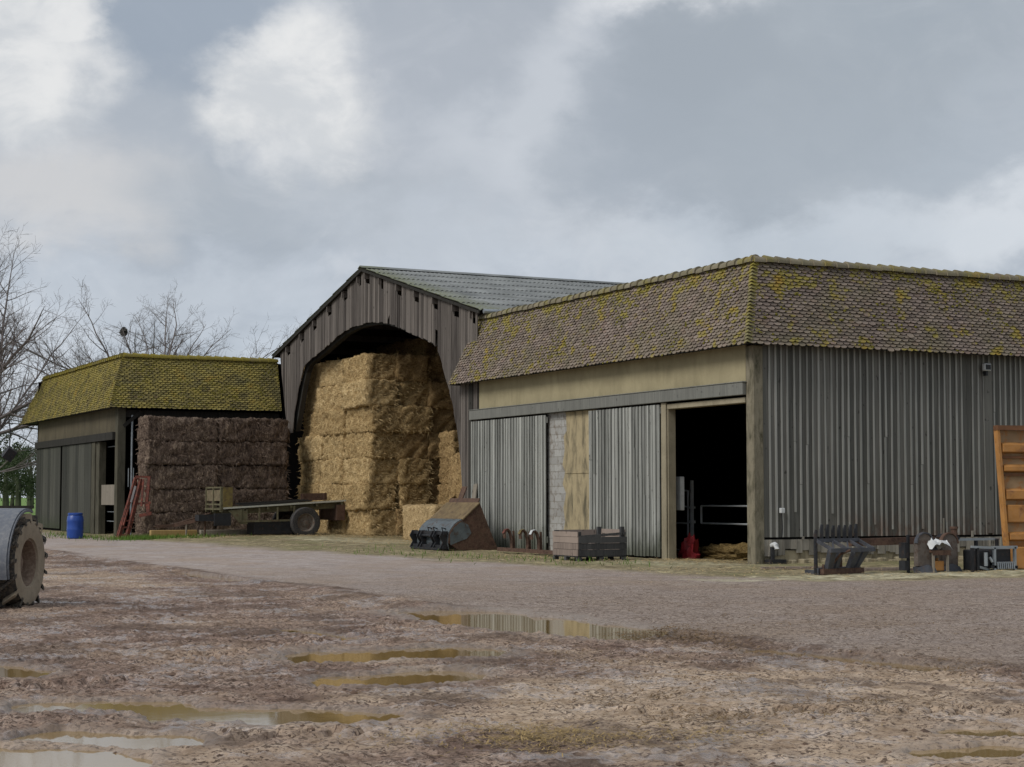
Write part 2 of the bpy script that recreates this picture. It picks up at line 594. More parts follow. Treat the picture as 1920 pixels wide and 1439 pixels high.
def tilemat(base_a, base_b, moss, m0, m1, ridge_z, cover):
    def fn(t):
        c = t.mix(t.island, base_a, base_b)
        hue = t.math('FRACT', t.math('MULTIPLY', t.island, 17.3))
        c = t.mix(t.mapr(hue, 0.7, 1.0, 0, 0.5), c, srgb(122, 96, 84))
        fine = t.noise(t.pos, 34, 4, 0.65)
        c = t.mix(t.mapr(fine, 0.35, 0.75, 0, 0.45), c, tuple(1.4 * q for q in base_b))
        gr = t.noise(t.pos, 1.1, 4, 0.6)
        c = t.mix(t.mapr(gr, 0.4, 0.65, 0, 0.40), c, srgb(108, 106, 78))
        z = t.xyz(t.pos)[2]
        jit = t.math('MULTIPLY', t.math('SUBTRACT', hue, 0.5), 0.13)
        nn = t.noise(t.pos, 1.9, 6, 0.66, 0.35)
        f = t.math('ADD', nn, jit)
        f = t.math('ADD', f, t.mapr(z, ridge_z - 0.9, ridge_z + 0.1, 0.0, 0.10))
        n3 = t.noise(t.pos, 20, 3, 0.6)
        f = t.math('ADD', f, t.math('MULTIPLY', t.math('SUBTRACT', n3, 0.5), 0.16))
        mc = t.mix(t.mapr(n3, 0.3, 0.7), moss[0], moss[1])
        orange = t.noise(t.pos, 1.9, 3, 0.5)
        mc = t.mix(t.mapr(orange, 0.6, 0.75, 0, 0.5), mc, srgb(164, 122, 40))
        c = t.mix(t.mapr(f, m0, m1, 0, cover, True), c, mc)
        t.set(c, 0.9, t.bump(fine, 0.4, 0.006), spec=0.12)
    return fn


M_TILE = mat('clay_tiles_with_lichen', tilemat(srgb(92, 82, 77), srgb(136, 123, 114), (srgb(120, 112, 54), srgb(152, 140, 68)), 0.555, 0.64, 7.2, 0.85))
M_TILEM = mat('mossy_clay_tiles', tilemat(srgb(84, 78, 54), srgb(126, 116, 76), (srgb(126, 116, 64), srgb(172, 158, 92)), 0.40, 0.60, 7.2, 0.85))
M_RIDGE = mat('ridge_tiles', tilemat(srgb(104, 98, 84), srgb(134, 126, 108), (srgb(112, 108, 60), srgb(142, 134, 70)), 0.56, 0.74, 7.2, 0.7))
M_HIP = mat('lichened_hip_tiles', tilemat(srgb(104, 98, 74), srgb(138, 130, 96), (srgb(132, 122, 52), srgb(166, 154, 70)), 0.40, 0.62, 7.2, 0.85))
M_RIDGEM = mat('mossy_ridge_tiles', tilemat(srgb(98, 90, 66), srgb(128, 118, 84), (srgb(112, 104, 44), srgb(146, 134, 56)), 0.38, 0.62, 7.2, 0.85))


def fibre(t):
    a = t.noise(t.pos, 0.8, 6, 0.62)
    b = t.noise(t.scalev(t.pos, 0.25, 1, 1), 9, 5, 0.65)
    c = t.mix(t.mapr(a, 0.3, 0.7), srgb(96, 99, 100), srgb(138, 141, 141))
    c = t.mix(t.mapr(b, 0.5, 0.72, 0, 0.45), c, srgb(96, 97, 84))
    e = t.xyz(t.pos)[0]
    c = t.mix(t.math('MULTIPLY', t.mapr(e, 1.2, -0.1), t.mapr(b, 0.35, 0.6, 0.2, 0.9)), c, srgb(104, 108, 78))
    t.set(c, 0.9, t.bump(b, 0.3, 0.01), spec=0.12)


M_FIBRE = mat('fibre_cement_sheets', fibre)


def straw(cols, dark, vert=False):
    def fn(t):
        v = t.scalev(t.obj, 1, 1, 0.42) if vert else t.scalev(t.obj, 1, 1, 1.5)
        a = t.noise(v, 8, 5, 0.72, 0.9)
        b = t.noise(v, 24, 4, 0.75, 0.5)
        d = t.noise(t.obj, 1.6, 4, 0.6)
        f = t.math('ADD', t.math('MULTIPLY', a, 0.5), t.math('MULTIPLY', b, 0.5))
        f = t.math('ADD', f, t.math('MULTIPLY', t.math('SUBTRACT', t.rnd, 0.5), 0.05))
        c = t.ramp(t.mapr(f, 0.37, 0.62), [(0.0, dark), (0.28, cols[0]), (0.62, cols[1]), (1.0, cols[2])])
        c = t.mix(t.mapr(d, 0.48, 0.66, 0, 0.45), c, tuple(0.62 * q for q in cols[0]))
        t.set(c, 0.95, t.bump(f, 1.0, 0.08), spec=0.06)
    return fn


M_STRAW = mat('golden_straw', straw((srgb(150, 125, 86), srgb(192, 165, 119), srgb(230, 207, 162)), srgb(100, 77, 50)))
M_STRAWD = mat('darker_brown_straw', straw((srgb(134, 109, 76), srgb(168, 141, 100), srgb(204, 177, 131)), srgb(78, 61, 43)))
M_HAYD = mat('trampled_bedding', straw((srgb(96, 80, 52), srgb(128, 108, 70), srgb(160, 138, 94)), srgb(48, 38, 26)))
M_STRAWP = mat('pale_fresh_straw', straw((srgb(166, 142, 104), srgb(194, 168, 126), srgb(222, 200, 158)), srgb(112, 90, 62)))
M_HAYB = mat('dark_purple_brown_hay', straw((srgb(82, 70, 63), srgb(110, 95, 84), srgb(164, 147, 128)), srgb(42, 35, 31), True))
M_STRAND = mat('loose_straw', plain(srgb(184, 160, 118), 0.9, 0.45, 9, spec=0.1))
M_STRANDP = mat('trodden_straw', plain(srgb(150, 128, 88), 0.9, 0.5, 14, spec=0.1))
M_STRANDD = mat('muddy_straw', plain(srgb(112, 92, 68), 0.9, 0.4, 9, spec=0.1))
M_LEAF = mat('dull_evergreen_leaves', plain(srgb(66, 76, 54), 0.9, 0.35, 0.8, spec=0.1))
M_GRASSB = mat('grass_blades', plain(srgb(86, 112, 46), 0.8, 0.35, 1.2, spec=0.2))


def groundfn(t):
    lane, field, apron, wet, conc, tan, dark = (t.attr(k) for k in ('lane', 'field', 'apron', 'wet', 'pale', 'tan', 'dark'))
    p = t.pos
    z = t.xyz(p)[2]
    n1 = t.noise(p, 0.40, 5, 0.6)
    n2 = t.noise(p, 2.1, 9, 0.74, 0.5)
    n5 = t.noise(t.vmath('ADD', p, (31.0, 17.0, 5.0)), 6.5, 8, 0.78, 0.4)
    n3 = t.noise(p, 14.0, 6, 0.75, 0.5)
    n4 = t.noise(p, 60.0, 4, 0.7)
    mix3 = t.math('ADD', t.math('MULTIPLY', n2, 0.36), t.math('ADD', t.math('MULTIPLY', n5, 0.38), t.math('MULTIPLY', n3, 0.26)))
    mud = t.ramp(t.mapr(mix3, 0.415, 0.585),
                 [(0.0, srgb(68, 54, 47)), (0.30, srgb(114, 94, 83)), (0.60, srgb(158, 136, 122)), (1.0, srgb(204, 186, 172))])
    mud = t.mix(t.mapr(n1, 0.44, 0.62, 0, 0.42), mud, t.mix(t.mapr(mix3, 0.44, 0.56), srgb(146, 124, 102), srgb(204, 182, 156)))
    mud = t.mix(t.math('MULTIPLY', tan, 0.62), mud, t.mix(t.mapr(mix3, 0.43, 0.57), srgb(168, 145, 120), srgb(222, 200, 174)))
    fl = t.noise(t.vmath('ADD', p, (7.0, 3.0, 1.0)), 24.0, 4, 0.72, 0.6)
    fleck = t.mapr(t.math('ADD', t.math('MULTIPLY', fl, 0.7), t.math('MULTIPLY', n2, 0.3)), 0.518, 0.555, 0, 1)
    clod = t.mapr(t.math('ADD', t.math('MULTIPLY', n5, 0.6), t.math('MULTIPLY', n3, 0.4)), 0.512, 0.555, 0, 1)
    clodm = t.math('MULTIPLY', clod, t.math('MULTIPLY', t.mapr(n1, 0.58, 0.40, 0.45, 0.95), t.mapr(tan, 0, 1, 1.0, 0.5)))
    mud = t.mix(clodm, mud, srgb(88, 72, 63))
    mud = t.mix(t.math('MULTIPLY', fleck, 0.85), mud, srgb(70, 55, 47))
    lan = t.ramp(t.mapr(mix3, 0.41, 0.59),
                 [(0.0, srgb(126, 115, 110)), (0.5, srgb(168, 156, 150)), (1.0, srgb(196, 186, 180))])
    lan = t.mix(t.mapr(n1, 0.45, 0.66, 0, 0.65), lan, srgb(160, 140, 122))
    yy = t.xyz(p)[1]
    lan = t.mix(t.mapr(yy, 6.0, -10.0, 0.0, 0.55), lan, t.mix(t.mapr(mix3, 0.42, 0.58), srgb(108, 92, 80), srgb(180, 162, 144)))
    lan = t.mix(t.math('MULTIPLY', clod, t.mapr(yy, 6.0, -10.0, 0.25, 0.9)), lan, srgb(104, 89, 78))
    lan = t.mix(t.math('MULTIPLY', fleck, t.mapr(yy, 6.0, -10.0, 0.2, 0.8)), lan, srgb(90, 75, 64))
    c = t.mix(t.math('ADD', lane, t.math('MULTIPLY', t.math('SUBTRACT', n2, 0.5), t.math('MULTIPLY', t.math('MULTIPLY', lane, t.math('SUBTRACT', 1.0, lane)), 8.0)), clamp=True), mud, lan)
    c = t.mix(t.math('MULTIPLY', dark, t.mapr(mix3, 0.58, 0.44, 0.25, 0.9)), c, srgb(84, 70, 62))  # dark mud patches, plus lane-step shade put into the colour
    apr = t.ramp(t.mapr(mix3, 0.41, 0.59),
                 [(0.0, srgb(86, 78, 60)), (0.45, srgb(130, 119, 94)), (0.7, srgb(156, 144, 114)), (1.0, srgb(196, 182, 144))])
    apr = t.mix(t.mapr(n1, 0.48, 0.6, 0, 0.55), apr, srgb(112, 112, 76))
    c = t.mix(apron, c, apr)
    pal = t.mix(t.mapr(n2, 0.42, 0.58), srgb(150, 142, 118), srgb(206, 199, 170))
    c = t.mix(t.math('MULTIPLY', conc, t.mapr(n5, 0.40, 0.52, 0.35, 1)), c, pal)
    gr = t.mix(t.mapr(n2, 0.35, 0.65), srgb(92, 118, 62), srgb(124, 150, 84))
    c = t.mix(field, c, gr)
    film = t.math('MULTIPLY', t.mapr(t.noise(p, 0.9, 9, 0.72, 0.6), 0.515, 0.555, 0, 1), t.mapr(n5, 0.56, 0.46, 0, 1))
    film = t.math('MULTIPLY', film, t.math('SUBTRACT', 1.0, t.math('MAXIMUM', field, apron)))
    film = t.math('MULTIPLY', film, t.math('SUBTRACT', 1.0, t.math('MULTIPLY', lane, 0.75)))
    film = t.math('MAXIMUM', film, t.math('MULTIPLY', wet, 0.8))
    c = t.mix(t.math('MULTIPLY', wet, 0.5), c, srgb(112, 94, 74))
    c = t.mix(t.math('MULTIPLY', t.math('MULTIPLY', film, t.math('SUBTRACT', 1.0, wet)), 0.22), c, srgb(178, 164, 158))  # pale sky sheen of the wet film put into the mud colour
    rough = t.mapr(film, 0, 1, 0.82, 0.24)
    h = t.math('ADD', t.math('MULTIPLY', n5, 0.55), t.math('ADD', t.math('MULTIPLY', n3, 0.35), t.math('MULTIPLY', n4, 0.10)))
    b = t.new('ShaderNodeBump')
    b.inputs['Distance'].default_value = 0.05
    t.put(b.inputs['Strength'], t.mapr(film, 0, 1, 0.9, 0.30))
    t.put(b.inputs['Height'], h)
    t.set(c, rough, b.outputs[0], spec=t.mapr(film, 0, 1, 0.12, 0.9))


M_GROUND = mat('muddy_yard', groundfn)


def waterfn(t):
    r = t.noise(t.pos, 2.5, 3, 0.5)
    t.set(srgb(138, 114, 72), 0.05, t.bump(t.noise(t.scalev(t.pos, 1, 1, 1), 6, 2, 0.5), 0.02, 0.01), spec=0.6)
    t.b.inputs['IOR'].default_value = 1.6


M_WATER = mat('puddle_water', waterfn)

# ------------------------------------------------------------------ ground
PUD = [  # x0,y0,x1,y1,radius
    (-13.15, -11.8, -13.0, -15.6, 0.80),
    (-16.75, -16.95, -15.65, -16.95, 0.64),
    (-17.25, -19.10, -16.60, -18.95, 0.46),
    (-20.05, -19.80, -19.55, -20.05, 0.40),
    (-19.25, -20.70, -18.40, -21.30, 0.40),
    (-20.45, -21.35, -19.85, -21.9, 0.27),
    (-21.0, -22.1, -20.5, -22.6, 0.38),
    (-14.95, -23.95, -14.8, -24.1, 0.20),
    (-15.75, -24.6, -15.35, -24.65, 0.24),
    (-12.75, -18.4, -12.35, -20.7, 0.20),
    (-20.3, -16.2, -19.95, -17.2, 0.36),
    (-13.1, 1.5, -13.0, -2.2, 0.20),
    (-16.1, -13.6, -15.9, -15.2, 0.14),
]


def axis(segs):
    o = []
    for a, b, st in segs:
        k = max(1, int(round((b - a) / st)))
        o += list(np.linspace(a, b, k, endpoint=False))
    o.append(segs[-1][1])
    return np.array(o)


xs = axis([(-1500, -300, 200), (-300, -80, 20), (-80, -30, 3), (-30, -22, 0.4), (-22, -12.2, 0.031), (-12.2, -3, 0.10), (-3, 4, 0.25), (4, 40, 2), (40, 300, 20), (300, 1500, 200)])
ys = axis([(-300, -60, 20), (-60, -27, 2), (-27, -25.6, 0.1), (-25.6, -14, 0.031), (-14, -6, 0.07), (-6, 16, 0.14), (16, 34, 0.3), (34, 60, 1.5), (60, 400, 20), (400, 2500, 150)])
GX, GY = np.meshgrid(xs, ys, indexing='xy')
X = GX.ravel()
Y = GY.ravel()


def sst(a, b, v):
    t = np.clip((v - a) / (b - a), 0, 1)
    return t * t * (3 - 2 * t)


edge = -12.65 + 0.25 * fbm(Y * 0.35, Y * 0 + 3.3, 4, 5) + np.where(Y < -14, (Y + 14) * -0.11, 0)
lane = sst(-0.40, 0.45, X - edge + 0.45 * fbm(X * 1.5, Y * 1.2, 4, 9))
apedge = -4.9 + 0.9 * fbm(X * 0.3, Y * 0.3, 4, 15) - 0.10 * np.clip(Y - 2, 0, 30) * 1.0 + np.where(Y < -3, np.clip(-(Y + 3), 0, 8) * 0.30, 0)
apron = sst(-0.6, 0.6, X - apedge)
south = sst(-7.2, -8.2, Y + 0.5 * fbm(X * 0.5, Y * 0.5, 3, 25))
apron = apron * (1 - south)
field = np.maximum(sst(49.5, 51, Y), sst(31, 33, X))
field = np.maximum(field, sst(-40, -44, X) * sst(20, 24, Y))
pale = sst(1.2, 0.0, np.hypot((X + 1.2) / 2.2, (Y - 1.5) / 2.6) - 0.5 * fbm(X, Y, 4, 31)) * 0.7
pale = np.maximum(pale, sst(1.3, 0.3, np.hypot((X - 0.0) / 5.5, (Y + 6.1) / 1.0) - 0.8 * fbm(X * 0.9, Y * 0.9, 4, 33)))
pale = np.maximum(pale, 0.8 * sst(1.2, 0.3, np.hypot((X + 1.5) / 2.0, (Y - 21.5) / 4.5) - 0.7 * fbm(X, Y, 4, 35)))
tan = np.maximum(sst(1.25, 0.5, np.hypot((X + 14.8) / 3.6, (Y + 22.6) / 4.2) - 0.9 * fbm(X * 0.7, Y * 0.7, 5, 81)), 0.75 * sst(1.2, 0.5, np.hypot((X + 15.6) / 1.6, (Y - 2.0) / 6.0) - 0.9 * fbm(X * 0.7, Y * 0.7, 5, 83)))
tan = np.maximum(tan, 0.8 * sst(1.2, 0.5, np.hypot((X + 19.9) / 1.5, (Y + 22.3) / 1.3) - 0.8 * fbm(X, Y, 4, 85)))
near = sst(60, 25, np.hypot(X + 22.9, Y + 32.9))
m1 = fbm(X * 0.7, Y * 0.7, 4, 41)
m2 = fbm(X * 2.6, Y * 2.6, 5, 43, 0.6)
m3 = fbm(X * 6.0, Y * 6.0, 3, 47, 0.6)
m4 = fbm(X * 11.0, Y * 11.0, 2, 49, 0.6)
m4 = np.where(m4 > 0, m4 * 1.3, m4 * 0.6)
mudh = np.clip(0.040 + 0.022 * m1 + 0.020 * m2 + 0.022 * m3, 0.016, 0.2) + 0.030 * m4 * np.clip(0.85 - 0.75 * tan + 0.5 * m1, 0.08, 1) * sst(32, 24, np.hypot(X + 22.9, Y + 32.9)) * (0.6 + 0.4 * near)
laneh = 0.05 + 0.010 * m1 + 0.010 * m2 + 0.008 * m3 + 0.016 * m4 * np.clip(0.35 - Y * 0.05 + m1, 0, 1) * sst(34, 24, np.hypot(X + 22.9, Y + 32.9))
mudh = np.maximum(mudh, 0.012)
h = mudh * (1 - lane) + laneh * lane
# ridge of scraped mud and straw at the lane edge
rid = np.exp(-((X - edge + 0.15) / 0.30) ** 2) * (0.03 + 0.05 * np.clip(fbm(X * 1.1, Y * 0.6, 4, 51) + 0.15, 0, 1))
h = h + rid
aph = 0.05 + 0.035 * m1 + 0.02 * m2
h = h * (1 - apron) + aph * apron
# yard rises a little towards the straw barn
rise = 0.13 * sst(12, 26, Y) * sst(-9, -3, X)
h = h + rise
trench = np.exp(-((X - edge + 0.28) / 0.16) ** 2) * sst(-15.6, -16.6, Y) * sst(0.6, -0.1, fbm(X * 0.8, Y * 0.5, 3, 55) - 0.05)
h = h - 0.05 * trench + 0.03 * lane * (1 - apron) * sst(-15.5, -17, Y)
darkm = np.maximum(trench, 0.9 * np.exp(-((X - edge + 0.05) / 0.28) ** 2) * np.clip(0.55 + 2.2 * fbm(X * 1.0, Y * 0.45, 4, 57), 0, 1))  # dark band at the lane edge: shade of the step put into the colour
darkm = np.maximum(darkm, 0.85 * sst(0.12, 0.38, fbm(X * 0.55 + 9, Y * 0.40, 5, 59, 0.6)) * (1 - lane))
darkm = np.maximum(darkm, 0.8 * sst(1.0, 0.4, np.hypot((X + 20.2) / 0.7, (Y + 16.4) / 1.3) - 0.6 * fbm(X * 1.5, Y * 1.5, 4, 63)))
wet = np.zeros_like(X)
for (x0, y0, x1, y1, r) in PUD:
    dx, dy = x1 - x0, y1 - y0
    L2 = dx * dx + dy * dy
    t = np.clip(((X - x0) * dx + (Y - y0) * dy) / L2, 0, 1)
    d = np.hypot(X - x0 - t * dx, Y - y0 - t * dy)
    d = d + 0.42 * r * fbm(X * 0.9 / max(r, 0.2), Y * 0.9 / max(r, 0.2), 4, 61)
    m = sst(1.22 * r, 0.80 * r, d)
    h = h * (1 - m) + (-0.03 + 0.010 * m2) * m
    wet = np.maximum(wet, sst(1.75 * r, 0.9 * r, d))
infld = sst(0.3, 0.7, field)
h = h * (1 - infld) + (0.05 + 0.25 * fbm(X * 0.05, Y * 0.05, 3, 71)) * infld
inside = sst(-0.3, 0.1, X) * sst(-0.1, 0.2, Y) * (1 - sst(15.0, 15.4, Y))
h = h * (1 - inside) + 0.03 * inside
# tyre-lug prints pressed in the mud, lower left
for (tx, ty, sl_, x_a, x_b, hw_) in ((-20.0, -18.3, 0.25, -21.0, -19.0, 0.22), (-19.4, -21.9, -0.35, -20.4, -18.4, 0.20), (-16.5, -15.2, 0.9, -18.5, -14.2, 0.20), (-15.2, -22.6, -0.5, -16.6, -13.6, 0.20)):
    q = (Y - ty - sl_ * (X - tx)) / math.hypot(1, sl_)
    along = (X - tx + sl_ * (Y - ty)) / math.hypot(1, sl_)
    band = sst(hw_ + 0.05, hw_ - 0.03, np.abs(q)) * sst(x_a, x_a + 0.2, X) * sst(x_b, x_b - 0.2, X)
    lugp = (((along + 0.6 * np.abs(q)) / 0.19) % 1.0) < 0.5
    h = h + band * np.where(lugp, 0.018, -0.022) * (1 - wet)
ny, nx = GX.shape
me = bpy.data.meshes.new('ground')
V = np.stack([X, Y, h], 1).astype(np.float32)
idx = np.arange(nx * ny).reshape(ny, nx)
F = np.stack([idx[:-1, :-1], idx[:-1, 1:], idx[1:, 1:], idx[1:, :-1]], -1).reshape(-1, 4)
me.vertices.add(len(V))
me.vertices.foreach_set('co', V.ravel())
me.loops.add(F.size)
me.loops.foreach_set('vertex_index', F.ravel().astype(np.int32))
me.polygons.add(len(F))
me.polygons.foreach_set('loop_start', (np.arange(len(F)) * 4).astype(np.int32))
me.polygons.foreach_set('use_smooth', np.ones(len(F), bool))
me.update(calc_edges=True)
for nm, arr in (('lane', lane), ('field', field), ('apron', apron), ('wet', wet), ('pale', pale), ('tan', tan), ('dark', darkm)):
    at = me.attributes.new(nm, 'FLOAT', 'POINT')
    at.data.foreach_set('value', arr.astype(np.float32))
me.materials.append(M_GROUND)
go = bpy.data.objects.new('ground', me)
COL.objects.link(go)
tag(go, 'muddy farmyard ground with a grey lane and grass beyond', 'ground', kind='structure')


def gh(x, y):
    i = int(np.clip(np.searchsorted(xs, x), 0, nx - 1))
    j = int(np.clip(np.searchsorted(ys, y), 0, ny - 1))
    return float(V[j * nx + i, 2])


for k, (x0, y0, x1, y1, r) in enumerate(PUD):
    mb = MB()
    a = math.atan2(y1 - y0, x1 - x0)
    pts = []
    for s_, (cx, cy) in ((-1, (x0, y0)), (1, (x1, y1))):
        for i in range(9):
            tt = a + (math.pi / 2 if s_ < 0 else -math.pi / 2) + math.pi * i / 8
            pts.append((cx + 1.6 * r * math.cos(tt), cy + 1.6 * r * math.sin(tt), 0.010 + 0.0009 * k))
    mb.add(pts, [tuple(range(len(pts)))])
    tag(mb.build('puddle', M_WATER), 'puddle of muddy rainwater', 'puddle', kind='structure')


# ------------------------------------------------------------------ tile helper
def tiles(mb, o, u, v, nrm, s0, s1, length, tw, gauge, lift=0.02, r_=None):
    """rows of plain tiles; s0(t), s1(t): left and right limit along u at height t (0..1) up the slope"""
    r_ = r_ or rng
    o, u, v, nrm = Vector(o), Vector(u), Vector(v), Vector(nrm)
    rows = int(round(length / gauge))
    for i in range(rows):
        t0 = i * gauge
        a, b = s0(t0 / length), s1(t0 / length)
        off = (i % 2) * tw * 0.5
        k0 = int(math.floor((a - off) / tw))
        k1 = int(math.ceil((b - off) / tw))
        for k in range(k0, k1):
            xa = max(a, off + k * tw + 0.008)
            xb = min(b, off + (k + 1) * tw - 0.008)
            if xb - xa < 0.03:
                continue
            jz = r_.uniform(-0.006, 0.010)
            jv = r_.uniform(-0.014, 0.012)
            if r_.random() < 0.012:
                jv -= r_.uniform(0.02, 0.06)
                jz += 0.012
            w = xb - xa
            prof = [(xa, 0.040), (xa + w * 0.18, 0.010), (xa + w * 0.5, 0.0), (xa + w * 0.82, 0.010), (xb, 0.040)]
            top = t0 + gauge * 1.35
            lo = [o + u * x + v * (t0 + y + jv) + nrm * (lift + 0.022 + jz + r_.uniform(-.003, .003)) for x, y in prof]
            un = [p - nrm * 0.024 for p in lo]
            hi = [o + u * xa + v * top + nrm * 0.004, o + u * xb + v * top + nrm * 0.004]
            vs = lo + hi + un
            mb.add(vs, [(0, 1, 2, 3, 4, 6, 5), (7, 8, 1, 0), (8, 9, 2, 1), (9, 10, 3, 2), (10, 11, 4, 3), (7, 0, 5), (11, 6, 4)])


M_MOSS = mat('cushion_moss', plain(srgb(112, 106, 48), 0.95, 0.35, 5, spec=0.05))


def moss_lumps(mb, o, u, v, nrm, s0, s1, length, count, m, thr=0.06):
    o, u, v, nrm = Vector(o), Vector(u), Vector(v), Vector(nrm)
    for _ in range(count * 3):
        t = rng.random()
        a, b = s0(t), s1(t)
        x = rng.uniform(a, b)
        if float(pnoise(np.array([x * 0.9]), np.array([t * 2.2]), 21)[0]) + 0.25 * (t > 0.85) < thr or rng.random() > 0.6:
            continue
        p = o + u * x + v * (t * length) + nrm * 0.035
        r_ = rng.uniform(0.015, 0.04)
        vs = [p + u * r_ * 1.5 * math.cos(k * 1.047) * rng.uniform(.7, 1.2) + v * r_ * math.sin(k * 1.047) * rng.uniform(.7, 1.2) for k in range(6)]
        vs.append(p + nrm * r_ * 0.7 + v * r_ * 0.1)
        mb.add(vs, [(k, (k + 1) % 6, 6) for k in range(6)], m)


def ridgecaps(mb, p, q, pitch, rad, drop, hmul=1.0):
    p, q = Vector(p), Vector(q)
    d = (q - p)
    L = d.length
    d.normalize()
    side = d.cross(Vector((0, 0, 1))).normalized()
    k = int(L / pitch)
    for i in range(k):
        a = p + d * (i * L / k - 0.02)
        b = p + d * ((i + 1) * L / k + 0.03)
        jj = rng.uniform(-0.012, 0.012)
        vs = []
        for (c_, rr) in ((a, rad * 1.30), (b, rad * 0.90)):
            for j in range(9):
                tt = math.pi * (-0.06 + 1.12 * j / 8)
                vs.append(c_ + side * math.cos(tt) * rr + Vector((0, 0, math.sin(tt) * rr * hmul - drop + jj)))
        fs = [(j, j + 1, j + 10, j + 9) for j in range(8)]
        fs += [tuple(range(8, -1, -1)), tuple(range(9, 18))]
        mb.add(vs, fs)


def hipcaps(mb, p, q, na, nb, k, ua, ub):
    """V-shaped hip tiles from eave corner p up to ridge corner q"""
    p, q = Vector(p), Vector(q)
    d = q - p
    up = d / k
    n_ = (Vector(na) + Vector(nb)).normalized()
    ua, ub = Vector(ua), Vector(ub)
    for i in range(k):
        base = p + up * i
        wob = rng.uniform(-0.012, 0.012)
        lo = base + n_ * (0.125 + wob)
        hi = base + up * 1.25 + n_ * 0.035
        wl = 0.125 + rng.uniform(-.01, .01)
        A = base + ua * wl + Vector(na) * 0.035 + up * 0.10
        B = base + ub * wl + Vector(nb) * 0.035 + up * 0.10
        A2 = base + up * 1.3 + ua * 0.11 + Vector(na) * 0.02
        B2 = base + up * 1.3 + ub * 0.11 + Vector(nb) * 0.02
        th = n_ * -0.022
        mb.add([lo, A, A2, hi, B, B2, lo + th, A + th, B + th], [(0, 1, 2, 3), (3, 5, 4, 0), (6, 7, 1, 0), (0, 4, 8, 6)])


def boards(mb, axis_, a, b, z0, z1, plane, th, bw, jit=0.01, bat=None, m=0, mbat=0, out=-1, zj=0.0, batskip=0.0):
    """vertical boards on a plane. axis_ 'x' or 'y' is the running direction; out: side the face looks to"""
    p = a
    while p < b - 0.02:
        w = bw * rng.uniform(0.88, 1.12)
        q = min(b, p + w)
        if b - q < 0.05:
            q = b
        d = rng.uniform(0, jit)
        f0, f1 = plane + out * d, plane + out * (d + th)
        lo, hi = min(f0, f1), max(f0, f1)
        za = z0 + rng.uniform(-zj, zj)
        zb = z1
        if axis_ == 'y':
            mb.box(lo, hi, p + 0.007, q - 0.007, za, zb, m)
        else:
            mb.box(p + 0.004, q - 0.004, lo, hi, za, zb, m)
        if bat and rng.random() > batskip:
            bw_ = bat * rng.uniform(0.8, 1.15)
            e0, e1 = plane + out * (th + jit), plane + out * (th + jit + 0.026)
            lo, hi = min(e0, e1), max(e0, e1)
            zc = za if rng.random() < 0.85 else z0 + rng.uniform(0, 0.8)
            tl = rng.choice((rng.uniform(-0.012, 0.012), rng.uniform(-0.012, 0.012), rng.uniform(-0.04, 0.04)))
            if rng.random() < 0.18 and zb - zc > 2.5:
                # batten in two lengths, the lower one set slightly aside
                zj_ = rng.uniform(zc + 1.0, zb - 1.0)
                sh = rng.uniform(-0.015, 0.015)
                if axis_ == 'y':
                    mb.box(lo + 0.002, hi + 0.002, q + sh - bw_ / 2, q + sh + bw_ / 2, zc, zj_ - 0.012, mbat)
                else:
                    mb.box(q + sh - bw_ / 2, q + sh + bw_ / 2, lo + 0.002, hi + 0.002, zc, zj_ - 0.012, mbat)
                zc = zj_
            k = len(mb.v)
            if axis_ == 'y':
                mb.box(lo, hi, q - bw_ / 2, q + bw_ / 2, zc, zb, mbat)
            else:
                mb.box(q - bw_ / 2, q + bw_ / 2, lo, hi, zc, zb, mbat)
            for i in range(k, k + 4):
                x, y, z = mb.v[i]
                mb.v[i] = (x + (tl if axis_ == 'x' else 0), y + (tl if axis_ == 'y' else 0), z)
        p = q


# ------------------------------------------------------------------ near barn (right)
LX = 30.0
nb_ = thing('cattle_barn', 'nearest barn with grey plank walls, open doorway and lichen spotted tile roof', 'barn', (0, 0, 0))
mb = MB()
boards(mb, 'x', 0.27, LX, 0.66, 5.2, 0.02, 0.022, 0.185, 0.008, bat=0.048, m=0, mbat=1, out=-1, batskip=0.04)
boards(mb, 'x', 0.27, LX, 0.30, 0.605, 0.02, 0.022, 0.185, 0.010, bat=0.050, m=2, mbat=2, out=-1, zj=0.09, batskip=0.25)
mb.box(6.98, 7.22, -0.05, -0.02, 0.7, 4.95, 0)
mb.box(0.27, LX, 0.03, 0.07, 0.36, 5.2, 3)  # added dark backing behind the boards, blocks light through the gaps
mb.build('long_wall', [M_LWALL, M_BATT, M_LOW, M_DARK], nb_)
mb = MB()
mb.box(0.20, LX, 0.028, 0.30, -0.2, 0.355)
for i in range(60):
    x = rng.uniform(0.6, 9)
    s_ = rng.uniform(0.04, 0.12)
    mb.box(x, x + s_ * 1.6, -0.10 - s_, 0.07, 0.0, 0.05 + s_, 0)
mb.build('plinth', M_PLINTH, nb_, bevel=0.02)
mb = MB()
mb.box(-0.03, 0.265, -0.045, 0.262, -0.1, 5.14)
mb.build('corner_post', M_POST, nb_, bevel=0.025)
mb = MB()
mb.box(0.0, 0.12, 0.29, 14.86, 4.275, 5.16)
mb.box(-0.012, 0.0, 14.70, 14.86, 4.275, 5.14, 1)
mb.build('render_panel', [M_RENDER, M_DARKW], nb_)
mb = MB()
mb.box(-0.15, -0.035, 0.22, 15.12, 3.98, 4.27)
mb.box(-0.165, -0.03, 0.20, 15.12, 4.272, 4.30)
mb.build('lintel_beam', M_BEAM, nb_, bevel=0.01)
mb = MB()
mb.box(-0.05, 0.2, 0.27, 3.69, 3.80, 3.93)
mb.build('door_head', M_JAMB, nb_, bevel=0.01)
mb = MB()
